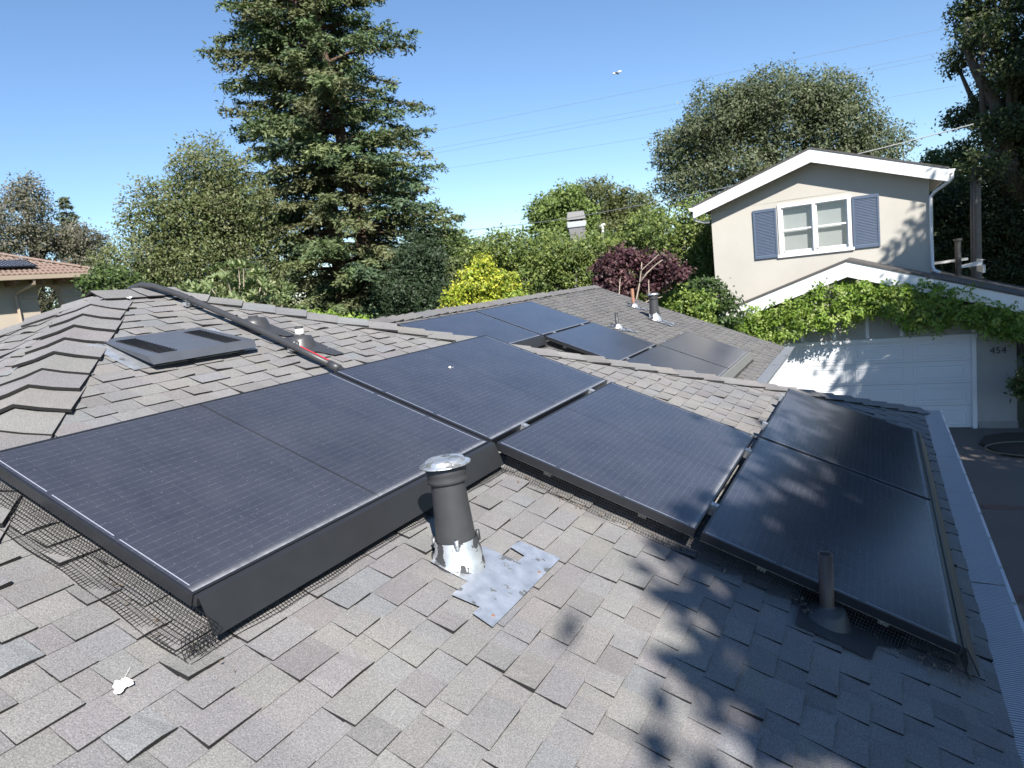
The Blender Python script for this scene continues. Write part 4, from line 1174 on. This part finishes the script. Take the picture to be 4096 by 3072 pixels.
leafy_tree('bushy_tree', 'small dark leafy tree seen through the stucco arch', 'tree', (-40.0, 21.0),
           [(-40, 20.6, 3.6, 2.0, 1.2), (-40, 19.0, 3.8, 1.8, 1.2), (-40, 22.0, 3.2, 1.8, 1.2), (-40, 20.6, 1.8, 2.2, 1.3), (-40.2, 19.2, 1.4, 2.2, 1.4), (-40, 22, 1.2, 2.0, 1.3), (-40, 20.4, -.6, 2.4, 1.6), (-40, 18.0, .2, 2.2, 1.6), (-40, 17, -1.8, 2.4, 1.8)], 1100, 12, .22, (.17, .08), [(.08, .09, .05), (.10, .11, .06)], (.12, .08), seed=24, limbs=False, core=200)
# ---- loquat bush with big leaves
lo = thing('loquat_bush', 'pale green bush with long leaves poking above the near ridge', 'bush', (-8.2, 8.4, GZ))
rng = np.random.default_rng(31)
P_, out = crown_points([(-8.2, 8.4, .70, .85, .62), (-8.6, 7.95, .50, .55, .45), (-7.85, 8.75, .45, .6, .5), (-8.2, 8.4, -.4, .95, .8)], 470, 1, .03, rng, .75, .12)
lf = MB(); n_ = 7
for i in range(n_):
    pass
lv = []; prof_w = [(0, .004), (.15, .022), (.45, .034), (.75, .026), (1, .002)]
for (u, w_) in prof_w:
    zz = -.10 * u * u * .22
    lv += [(u * .22, -w_, zz + .008), (u * .22, 0, zz), (u * .22, w_, zz + .008)]
lfc = []
for i in range(4):
    b = i * 3; lfc += [(b, b + 3, b + 4, b + 1), (b + 1, b + 4, b + 5, b + 2)]
LQ = [(.26, .30, .15), (.19, .24, .11), (.12, .17, .065), (.34, .36, .20)]
leaf_mes = []
for c in LQ:
    mb = MB(); mb.add(lv, lfc, 0, c); mo = mb.build('leaf', M_LEAF); leaf_mes.append(mo.data); bpy.data.objects.remove(mo, do_unlink=True)
stm = MB(); RC = MB(); cnt = 0; cams = CAM
rest = MB()
order = np.argsort(np.linalg.norm(P_ - CAM, axis=1))
stem_pts = []
for oi in order:
    p = P_[oi]; dirv = out[oi] * .7 + np.array([0, 0, .75]); dirv /= np.linalg.norm(dirv)
    stem_pts.append((p - dirv * .35, p))
    for j in range(9):
        az = j * 2.4 + rng.random(); tilt = rng.uniform(.35, 1.25)
        q = dirv.copy(); s1 = np.cross(q, [.3, .5, .8]); s1 /= np.linalg.norm(s1); s2 = np.cross(q, s1)
        ax = q * math.cos(tilt) + (s1 * math.cos(az) + s2 * math.sin(az)) * math.sin(tilt)
        nz = q - ax * (q @ ax); nz /= np.linalg.norm(nz) + 1e-9; ay = np.cross(nz, ax)
        Mx = Matrix(((ax[0], ay[0], nz[0], p[0] + 8.2), (ax[1], ay[1], nz[1], p[1] - 8.4), (ax[2], ay[2], nz[2], p[2] - GZ), (0, 0, 0, 1)))
        sc_ = rng.uniform(.5, .85)
        ci = rng.choice(4, p=[.3, .35, .25, .1])
        if cnt < 290:
            if cnt == 0:
                pass
            o = bpy.data.objects.new('leaf', leaf_mes[ci]); link(o, lo); o.matrix_local = Mx @ Matrix.Scale(sc_, 4); cnt += 1
        else:
            rest.add([tuple(Mx @ (Vector(v) * sc_)) for v in lv], lfc, 0, LQ[ci])
rest.build('foliage', M_LEAF, lo)['kind'] = 'stuff'
for a, b in stem_pts[::9]: stm.tube([a, b], [.012, .006], 5)
stm.tube([(-8.2, 8.4, GZ - .1), (-8.2, 8.4, -.2)], [.07, .05], 8)
stm.v = [(x + 8.2, y - 8.4, z_ - GZ) for x, y, z_ in stm.v]; stm.build('stem', M_BARK_P, lo)
leafy_tree('bright_shrub', 'bright lime green low shrub peeking over the hip caps', 'shrub', (-7.0, 9.0),
           [(-7.3, 8.6, .05, .5, .26), (-6.9, 9.0, .02, .5, .26), (-6.5, 9.4, -.12, .5, .22), (-6.9, 9.0, -.8, .8, .6)], 800, 10, .05, (.06, .035), [(.20, .30, .045), (.15, .24, .04), (.25, .33, .07)], (.05, .03), seed=33, up=.4)
DK = [(.035, .06, .028), (.045, .07, .035), (.055, .085, .045)]
leafy_tree('dark_cedar', 'dark blue-green tree right of the tall conifer', 'tree', (-11.1, 18.5),
           [(-10.9, 18.6, 1.3, .95, 1.1), (-11.5, 18.1, .5, 1.0, .9), (-10.7, 18.8, 2.0, .55, .6), (-10.6, 18.8, .0, 1.0, .9), (-11.4, 18.2, -1.2, 1.3, 1.2)], 1900, 11, .11, (.10, .04), DK, (.2, .1), seed=34, core=300)
MID = [(.10, .14, .04), (.12, .17, .05), (.08, .115, .035)]
leafy_tree('plum_tree', 'mid green tree between the dark one and the yellow-green tree', 'tree', (-13.2, 24.2),
           [(-13.2, 24.2, 2.3, 1.0, .75), (-12.8, 24.5, 1.5, 1.2, 1.0), (-13.7, 24.0, .7, 1.3, 1.2), (-12.3, 24.7, .4, 1.3, 1.1), (-12.9, 24.4, -1.4, 1.5, 1.3)], 1900, 11, .13, (.11, .055), MID, (.2, .1), seed=35, core=250)
YEL = [(.38, .40, .045), (.30, .35, .04), (.45, .44, .06), (.22, .29, .04)]
leafy_tree('yellow_tree', 'bright yellow-green tree behind the far roof ridge', 'tree', (-6.75, 15.3),
           [(-6.67, 15.34, .82, .36, .40), (-6.9, 15.2, .35, .62, .45), (-6.3, 15.55, .30, .52, .40), (-7.2, 15.0, .0, .55, .40), (-6.6, 15.4, -.2, .8, .4), (-6.8, 15.2, -1.1, .9, .7)], 1150, 10, .07, (.085, .045), YEL, (.07, .04), seed=36, up=-.1, core=150)
leafy_tree('yellow_sprout', 'small yellow-green shoot just above the far ridge', 'shrub', (-4.6, 13.1),
           [(-4.56, 13.07, .0, .26, .16), (-4.5, 13.1, -.6, .3, .5)], 130, 9, .05, (.10, .04), [(.30, .36, .06), (.22, .30, .05)], (.03, .02), seed=37)
HG = [(.14, .185, .045), (.175, .22, .055), (.115, .16, .045), (.21, .245, .075), (.095, .14, .042)]
leafy_tree('clipped_hedge', 'long tall green hedge filling the background left of the garage house', 'hedge', (-5.5, 22.4),
           [(-9.6, 20.6, 1.2, .9, .85), (-8.8, 21.0, 1.45, 1.0, .85), (-7.5, 21.65, 1.12, 1.3, .80), (-6.0, 22.25, 1.08, 1.2, .80), (-4.0, 22.9, 1.42, 1.3, .98), (-2.4, 23.3, 1.35, 1.1, 1.15), (-1.0, 23.6, 1.2, 1.1, 1.1),
            (-8.4, 21.2, .3, 1.3, .9), (-6.3, 22.1, .3, 1.35, .9), (-4.3, 22.8, .0, 1.35, 1.05), (-2.6, 23.2, -.2, 1.2, 1.2), (-1.2, 23.5, -.3, 1.2, 1.2), (-8.4, 21.2, -1.5, 1.4, 1.2), (-6.3, 22.1, -1.5, 1.4, 1.2), (-4.3, 22.8, -1.7, 1.4, 1.2), (-2.6, 23.2, -1.9, 1.4, 1.2)],
           5200, 11, .12, (.10, .052), HG, (.12, .06), seed=38, core=900, lump=.1, up=.15)
MP = [(.075, .030, .040), (.055, .025, .032), (.10, .045, .055), (.14, .075, .08)]
mt = leafy_tree('purple_plum_tree', 'dark purple-leaved tree with pale bare stems behind the far roof', 'tree', (-2.3, 14.55),
           [(-2.77, 14.37, .38, .42, .40), (-2.45, 14.5, .68, .28, .24), (-2.15, 14.6, .55, .3, .22), (-1.75, 14.7, .40, .45, .28), (-1.42, 14.8, .2, .36, .22), (-2.6, 14.44, 0.0, .5, .30), (-1.9, 14.65, .0, .4, .25), (-2.9, 14.3, -.05, .4, .3)],
           720, 10, .07, (.075, .05), MP, (.05, .03), M_BARK_P, seed=39, shell=.35, limbs=False)
st_ = MB()
for pts_ in ([(-2.28, 14.45, -1.2), (-2.26, 14.42, -.45), (-2.12, 14.45, .05), (-2.06, 14.45, .32), (-1.85, 14.5, .48), (-1.66, 14.5, .62)], [(-2.12, 14.45, .05), (-1.95, 14.5, .25), (-1.72, 14.5, .42), (-1.58, 14.52, .5)], [(-2.06, 14.45, .32), (-2.03, 14.45, .5)],
             [(-1.93, 14.5, -1.2), (-1.95, 14.5, -.3), (-1.93, 14.52, .1)], [(-2.63, 14.4, -.8), (-2.6, 14.4, -.15), (-2.55, 14.42, .2)], [(-2.27, 14.42, -.5), (-1.95, 14.45, -.36), (-1.65, 14.5, -.3)]):
    pts_ = [(x + .115, y - .38, z_) for x, y, z_ in pts_]
    st_.tube(pts_, list(np.linspace(.022, .006, len(pts_))), 6)
st_.v = [(x + 2.3, y - 14.55, z_ - GZ) for x, y, z_ in st_.v]; st_.build('bare_stem', M_BARK_P, mt, smooth=True)
leafy_tree('pale_green_tree', 'light green tree rising left of the grey chimney', 'tree', (-13.0, 35.6),
           [(-13.4, 35.4, 3.9, 1.3, 1.1), (-12.4, 35.9, 4.6, .9, .8), (-11.7, 36.1, 3.5, .9, .9), (-12.8, 35.6, 2.4, 1.8, 1.2), (-12.8, 35.6, .6, 1.8, 1.4)], 1100, 12, .17, (.16, .085), [(.15, .21, .055), (.12, .17, .045), (.19, .25, .08)], (.2, .12), seed=40, core=100)
leafy_tree('distant_oak', 'broad olive oak on the skyline behind the grey chimney', 'tree', (-17.5, 55.2),
           [(-17.8, 55.2, 6.3, 2.8, 1.7), (-20.3, 54.2, 5.9, 2.3, 1.4), (-15.2, 56.1, 5.2, 2.3, 1.6), (-14.4, 56.3, 3.8, 1.9, 1.2), (-18, 55, 3.5, 4.0, 1.8)], 1700, 13, .22, (.20, .10), [(.10, .115, .04), (.12, .13, .05), (.085, .10, .035)], (.4, .25), seed=41, core=200)
leafy_tree('large_oak', 'big rounded oak behind the garage house roof', 'tree', (-2.5, 40.6),
           [(-1.9, 40.6, 7.9, 2.5, 2.2), (-5.0, 40.1, 7.5, 2.3, 2.1), (-3.4, 40.4, 8.2, 1.9, 1.7), (-6.8, 39.7, 6.6, 1.7, 1.5), (-6.5, 39.8, 4.8, 2.0, 1.4), (1.0, 40.8, 6.5, 2.4, 1.9), (2.7, 40.8, 5.1, 1.8, 1.2), (.5, 40.8, 8.0, 1.8, 1.6), (-3.3, 40.4, 5.0, 3.0, 1.8), (.8, 40.8, 4.4, 2.6, 1.4), (-2.5, 40.5, 2.8, 3.6, 1.6)],
           5000, 12, .20, (.145, .07), [(.105, .13, .065), (.125, .145, .078), (.095, .115, .06), (.15, .165, .10)], (.5, .3), seed=42, core=1100, up=.1)
leafy_tree('far_green_tree', 'small sunlit tree at the upper storey gutter, far right', 'tree', (5.2, 32.7),
           [(4.9, 32.7, 3.2, .6, .6), (5.6, 32.7, 3.2, .6, .65), (5.3, 32.7, 2.2, 1.0, .9), (5.3, 32.7, .6, 1.2, 1.3)], 800, 11, .12, (.12, .06), [(.10, .14, .045), (.12, .165, .06)], (.15, .08), seed=43, core=120)
RO = [(.06, .085, .032), (.05, .07, .03), (.08, .10, .04), (.11, .12, .05)]
ro = leafy_tree('right_oak', 'tall dark oak with leaning limb at the right edge of the picture', 'tree', (7.0, 28.6),
           [(6.4, 28.6, 7.0, 1.25, 1.4), (5.75, 28.65, 7.75, .75, .6), (6.9, 28.5, 5.0, 1.3, 1.3), (6.05, 28.6, 4.3, .75, .5), (6.9, 28.5, 3.3, 1.35, 1.2), (6.6, 28.5, 2.0, 1.35, 1.0), (8.3, 28.3, 6.0, 1.9, 2.2), (8.0, 28.5, 9.0, 2.0, 1.8), (8.3, 28.3, 3.0, 1.8, 1.8), (6.5, 28.6, 9.0, 1.2, 1.0), (5.9, 26.9, 6.5, .7, .6), (6.5, 26.9, 5.2, .7, .6), (5.5, 24.0, 2.3, .7, .5), (6.4, 26.8, 3.6, .9, .6), (5.3, 28.6, 4.3, .5, .4), (5.25, 28.6, 6.2, .5, .5), (5.4, 28.6, 3.0, .5, .5)],
           4200, 11, .13, (.105, .055), RO, (.45, .28), seed=44, core=500)
st_ = MB(); st_.tube([(6.6, 27.5, 2.6), (6.4, 27.45, 3.4), (6.2, 27.4, 4.45), (5.75, 27.4, 5.4), (5.45, 27.4, 6.3), (5.5, 27.5, 7.2)], [.24, .21, .18, .15, .11, .07], 9)
st_.tube([(6.7, 27.5, 4.0), (6.75, 27.4, 4.9), (7.0, 27.4, 5.4), (7.1, 27.4, 6.0)], [.12, .10, .08, .05], 8)
st_.tube([(7.0, 28.4, 1.0), (6.6, 27.5, 2.6)], [.3, .24], 9)
st_.v = [(x - 7.0, y - 28.6, z_ - GZ) for x, y, z_ in st_.v]; st_.build('leaning_limb', M_BARK, ro, smooth=True)
leafy_tree('shaded_hedge', 'dark shaded hedge behind the garage roof at right', 'hedge', (6.3, 28.0),
           [(5.0, 28.4, .9, .9, .8), (5.0, 28.4, -.2, 1.0, 1.1), (6.1, 28.3, .4, 1.1, 1.1), (7.1, 28.2, .2, 1.1, 1.2), (8.4, 28.2, .2, 1.2, 1.4), (4.4, 28.6, 1.6, .6, .8), (5.5, 28.4, 1.4, 1.0, .8), (6.2, 28.3, -1.2, 1.4, 1.2), (7.8, 28.2, -1.4, 1.5, 1.3), (4.6, 28.4, -1.6, 1.2, 1.2)], 2500, 11, .12, (.11, .055), [(.05, .07, .03), (.065, .09, .035), (.045, .06, .03)], (.1, .06), seed=45, core=500)
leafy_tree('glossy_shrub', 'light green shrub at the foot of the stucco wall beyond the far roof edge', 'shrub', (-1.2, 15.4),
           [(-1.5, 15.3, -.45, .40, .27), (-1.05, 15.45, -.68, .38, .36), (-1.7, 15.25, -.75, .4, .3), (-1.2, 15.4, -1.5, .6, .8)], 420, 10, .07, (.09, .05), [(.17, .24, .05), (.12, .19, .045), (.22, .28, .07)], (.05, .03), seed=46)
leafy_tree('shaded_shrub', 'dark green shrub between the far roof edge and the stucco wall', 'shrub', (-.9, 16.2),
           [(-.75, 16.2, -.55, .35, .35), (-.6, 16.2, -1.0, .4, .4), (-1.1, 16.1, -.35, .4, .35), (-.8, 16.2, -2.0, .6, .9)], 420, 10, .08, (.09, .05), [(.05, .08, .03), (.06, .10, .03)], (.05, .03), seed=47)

# ---- wisteria on the garage gable
vi = thing('wisteria_vine', 'leafy green vine draped below the garage gable, bright left and shaded right', 'vine', (2.06, 16.95, -1.0))
rng = np.random.default_rng(51)
top = [(-.55, -1.15), (0.0, -.80), (.6, -.80), (1.2, -.62), (1.68, -.42), (2.0, -.5), (2.34, -.40), (2.8, -.62), (3.16, -.62), (3.78, -.60), (4.2, -.85), (4.53, -.95), (5.0, -1.25), (5.4, -1.45), (6.2, -1.6)]
bot = [(-.55, -1.42), (0.0, -1.62), (.45, -1.72), (.9, -1.6), (1.22, -1.30), (1.65, -1.62), (1.9, -1.5), (2.34, -1.28), (3.0, -1.22), (3.2, -1.55), (3.4, -1.70), (3.93, -1.68), (4.2, -1.5), (4.7, -1.80), (5.2, -1.92), (5.4, -2.0), (6.2, -2.3)]
C_, A_, Bv, T_ = [], [], [], []
tx_, tz_ = zip(*top); bx_, bz_ = zip(*bot)
for i in range(1250):
    x = rng.uniform(-.6, 6.0); zt = np.interp(x, tx_, tz_); zb_ = np.interp(x, bx_, bz_)
    zc = zb_ + (zt - zb_) * rng.random() ** .9 + rng.normal(0, .03); yc = 16.95 + rng.normal(0, .12) - .12 * rng.random()
    dv = np.array([rng.normal(0, .7), -abs(rng.normal(.3, .4)), rng.normal(-.35, .5)]); dv /= np.linalg.norm(dv)
    lat = np.cross(dv, [rng.normal(0, .3), -1, rng.normal(0, .3) + .3]); lat /= np.linalg.norm(lat); L_ = rng.uniform(.18, .32)
    bc = np.array([(.16, .25, .035), (.20, .30, .05), (.12, .19, .03), (.26, .33, .08)][rng.integers(0, 4)]) * rng.uniform(.85, 1.15)
    for j in range(11):
        u = (j // 2 + .5) / 6; s_ = 1 if j % 2 else -1
        if j == 10: s_ = 0; u = 1.0
        c = np.array([x, yc, zc]) + dv * L_ * u + lat * s_ * .045 + rng.normal(size=3) * .012
        a = dv * .55 + lat * s_ * .9 + rng.normal(size=3) * .25; a /= np.linalg.norm(a)
        b = np.cross(a, np.cross(dv, lat) + rng.normal(size=3) * .45); b /= np.linalg.norm(b)
        C_.append(c); A_.append(a * .049); Bv.append(b * .021); T_.append(bc * rng.uniform(.8, 1.2))
leaf_object('foliage', np.array(C_), np.array(A_), np.array(Bv), np.array(T_), M_LEAF, vi, (2.06, 16.95, -1.0))
C_, A_, Bv, T_ = [], [], [], []
for i in range(26):                                   # pale flower clusters
    x = rng.normal(1.9, .35) if i < 14 else rng.uniform(0, 3.2); zc = -.72 + rng.normal(0, .08) if i < 14 else rng.uniform(-1.6, -.9)
    for j in range(16):
        C_.append(np.array([x, 16.75, zc]) + rng.normal(size=3) * np.array([.05, .03, .05])); a = unit(1, rng)[0]; b = np.cross(a, unit(1, rng)[0])
        A_.append(a * .02); Bv.append(b * .016); T_.append(np.array([.62, .56, .52]))
leaf_object('blossom', np.array(C_), np.array(A_), np.array(Bv), np.array(T_), M_LEAF, vi, (2.06, 16.95, -1.0))
st_ = MB()
for zz in (-1.0, -1.35): st_.tube([(-.5, 17.0, zz - .25), (.5, 17.0, zz), (2.06, 17.02, zz + .25), (3.6, 17.0, zz), (5.2, 17.0, zz - .35)], [.02, .025, .022, .025, .03], 6)
st_.tube([(5.45, 17.1, GZ), (5.5, 17.05, -3.2), (5.4, 17.05, -2.3), (5.2, 17.0, -1.6)], [.05, .045, .04, .03], 7)
st_.v = [(x - 2.06, y - 16.95, z_ + 1.0) for x, y, z_ in st_.v]; st_.build('stem', M_BARK, vi, smooth=True)
leafy_tree('corner_vine', 'shaded leafy vine hanging at the right edge beside the garage wall', 'vine', (5.55, 16.6),
           [(5.42, 16.5, -2.85, .32, .26), (5.75, 16.5, -2.3, .4, .35), (5.55, 16.5, -3.05, .26, .26)], 190, 11, .08, (.10, .035), [(.07, .11, .035), (.09, .14, .04)], (.04, .03), seed=52, up=-.3)
hs = MB(); a0 = np.linspace(.6, 5.2, 26)
hs.tube([(5.25 + .75 * math.cos(a), 15.35 + .55 * math.sin(a), GZ + .06) for a in a0], .014, 7); o = hs.build('garden_hose', simple('olive_hose', (.16, .15, .11), .5), None, True)
tag(o, 'garden hose lying in a loop on the planting bed', 'hose')

# ---- far wooded skyline
rng = np.random.default_rng(71)
blb = []
for i in range(70):
    az = math.radians(-75 + 1.35 * i); dd = rng.uniform(80, 105); hh = rng.uniform(6.5, 10.5)
    blb.append((CAM[0] + dd * math.sin(az), CAM[1] + dd * math.cos(az), GZ + hh * .55, rng.uniform(2.2, 3.6), hh * .55))
P_, out = crown_points(blb, 6000, 10, .45, rng, .45, .2)
A_, B_ = leaf_axes(len(P_), .55, .32, rng, out, .3, .1)
wo = leaf_object('distant_woods', P_, A_, B_, colours(6000, 10, [(.075, .10, .045), (.09, .115, .055), (.06, .085, .045)], rng), M_LEAF, None, (0, 0, 0))
wo['kind'] = 'stuff'; tag(wo, 'distant band of trees along the horizon', 'woods')

# ---- street trees along the right of the driveway (their shade falls over the right side)
SHP = [(.05, .075, .03), (.065, .09, .035)]
def shade_tree(x, y, blobs, seed, label, n=1900):
    leafy_tree('driveway_oak', label, 'tree', (x, y), blobs, n, 13, .22, (.20, .11), SHP, (.35, .2), seed=seed, shell=.25, lump=.25, group='oaks along the driveway')
SHADES = [
    (11.5, -5.2, [(9.2, -4.7, 4.5, 1.9, 1.2), (8.4, -3.1, 4.7, 1.4, 1.0), (11.0, -5.4, 5.6, 2.2, 1.5), (10.2, -2.6, 5.0, 2.0, 1.4), (8.1, -1.5, 4.6, 1.2, .8), (9.0, -1.0, 5.4, 1.5, 1.0), (7.75, -4.0, 5.3, .7, .5)], 61, 'oak out of view right of the camera shading the near roof corner'),
    (12.5, 2.6, [(8.7, .6, 4.8, 1.9, 1.3), (9.9, 2.4, 5.0, 2.4, 1.6), (11.2, .8, 6.2, 2.5, 1.8), (10.6, 5.0, 5.4, 2.4, 1.7), (12.2, 3.8, 4.2, 2.4, 1.7)], 62, 'oak out of view shading the driveway beside the gutter'),
    (13.0, 11.2, [(10.7, 10.4, 4.6, 2.7, 2.0), (12.2, 9.4, 6.4, 2.8, 1.9), (10.6, 12.8, 5.6, 2.4, 1.9), (12.8, 12.0, 3.6, 2.5, 1.8), (9.75, 13.6, 5.9, 1.5, 1.3), (10.6, 13.4, 7.3, 1.5, 1.1)], 63, 'oak out of view shading the garage door'),
    (14.0, 19.6, [(11.8, 18.6, 5.6, 3.0, 2.2), (13.2, 18.2, 8.0, 3.2, 2.2), (12.2, 21.4, 6.4, 3.0, 2.2), (13.6, 20.6, 3.8, 2.8, 2.0), (11.4, 22.2, 8.8, 2.2, 1.8), (12.2, 22.8, 11.6, 2.6, 2.0)], 64, 'oak out of view right of the garage shading the dark hedge'),
]
for a in SHADES: shade_tree(*a)

# ------------------------------------------------------------------ chimney, pole, wires, aircraft
ch = thing('chimney', 'grey metal chimney with hooded cap sticking out above the hedge', 'chimney', (-10.6, 32.3, GZ + .25))
q = MB(); q.box(-.40, .40, -.35, .35, -.25, 6.55); q.build('stack', M_CHIM, ch)
q = MB(); q.box(-.46, .46, -.41, .41, 6.55, 6.82); q.build('collar', M_GUTTER, ch)
q = MB(); q.box(-.34, .34, -.3, .3, 6.82, 6.92); q.build('vent_gap', M_SLOT, ch)
q = MB(); q.add([(-.46, -.41, 6.92), (.46, -.41, 6.92), (.46, .41, 6.92), (-.46, .41, 6.92), (-.40, -.36, 7.3), (.40, -.36, 7.3), (.40, .36, 7.3), (-.40, .36, 7.3)],
      [(3, 2, 1, 0), (4, 5, 6, 7), (0, 1, 5, 4), (1, 2, 6, 5), (2, 3, 7, 6), (3, 0, 4, 7)]); q.build('hood', M_CHIM, ch)
ch.rotation_euler = (0, 0, math.radians(25))
q = MB(); q.tube([(0, 0, 0), (0, 0, 6.75)], [.06, .06], 8); q.tube([(-.12, 0, 6.72), (.14, 0, 6.76)], [.07, .07], 8)
o = q.build('flue_cowl', M_WHITE); o.location = (-9.35, 32.6, GZ); tag(o, 'small white flue cowl right of the grey chimney', 'flue')
po = thing('utility_pole', 'grey wooden utility pole standing among the dark trees at right', 'utility pole', (5.33, 24.3, GZ))
q = MB(); q.tube([(0, 0, 0), (.0, 0, 5), (.02, 0, 6.3)], [.15, .14, .13], 12); q.build('pole', M_POLE, po, smooth=True)
q = MB(); q.tube([(-.12, -.1, 2.5), (-.11, -.1, 6.2)], .025, 6); q.tube([(-.04, -.16, 2.5), (-.03, -.15, 6.2)], .02, 6); q.build('riser', M_CABLE, po)
def wire(label, pts, r, name='overhead_wire', mat=M_CABLE):
    P_ = np.array(pts, float); out_ = []
    for i in range(len(P_) - 1):
        n = 14
        for t in np.linspace(0, 1, n, endpoint=False):
            p = P_[i] * (1 - t) + P_[i + 1] * t; sag = .004 * np.linalg.norm(P_[i + 1] - P_[i]) * 4 * t * (1 - t); out_.append((p[0], p[1], p[2] - sag))
    out_.append(tuple(P_[-1])); q = MB(); q.tube(out_, r, 5)
    o = q.build(name, mat, None, True); return tag(o, label, 'wire', 'overhead wires')
def azp(az, te, d): a = math.radians(az); return (CAM[0] + d * math.sin(a), CAM[1] + d * math.cos(a), CAM[2] + te * d)
wire('service cable rising from the hedge past the chimney to the pole', [(-28.2, 45.9, 4.95), (-10.6, 30.6, 3.1), (-1.55, 23.9, 2.75), (2.25, 23.5, 3.07), (5.30, 24.2, 3.45)], .016, mat=M_LINE)
for (lab, a, b) in (('topmost faint power line across the sky', (-48.0, .185, 95), (9, .228, 80)), ('second faint power line in the sky', (-48.0, .166, 95), (9, .203, 80)),
                    ('third faint power line, just below the second', (-48.0, .160, 95), (9, .198, 80)), ('lowest faint power line in the sky', (-48.0, .146, 95), (9, .163, 80))):
    wire(lab, [azp(*a), azp(*b)], .012, mat=M_FARLINE)
ac = thing('airplane', 'tiny white aircraft high in the open sky', 'airplane', (-177.3, 571.2, 156.7))
q = MB(); q.tube([(-3.4, -.6, -.5), (-2.0, -.3, -.1), (-.4, 0, 0)], [.5, .75, .55], 10); q.build('wing', M_POOP, ac, smooth=True)
q = MB(); q.tube([(.4, 0, .1), (2.2, .3, .35), (3.6, .6, .75)], [.55, .8, .5], 10); q.build('wing', M_POOP, ac, smooth=True)
q = MB(); q.tube([(-.3, -4, -.4), (-.1, -1.5, -.3), (.1, 2.5, -.2), (.2, 5, 0)], [.15, .6, .6, .2], 10); q.build('fuselage', M_PIPE, ac, smooth=True)
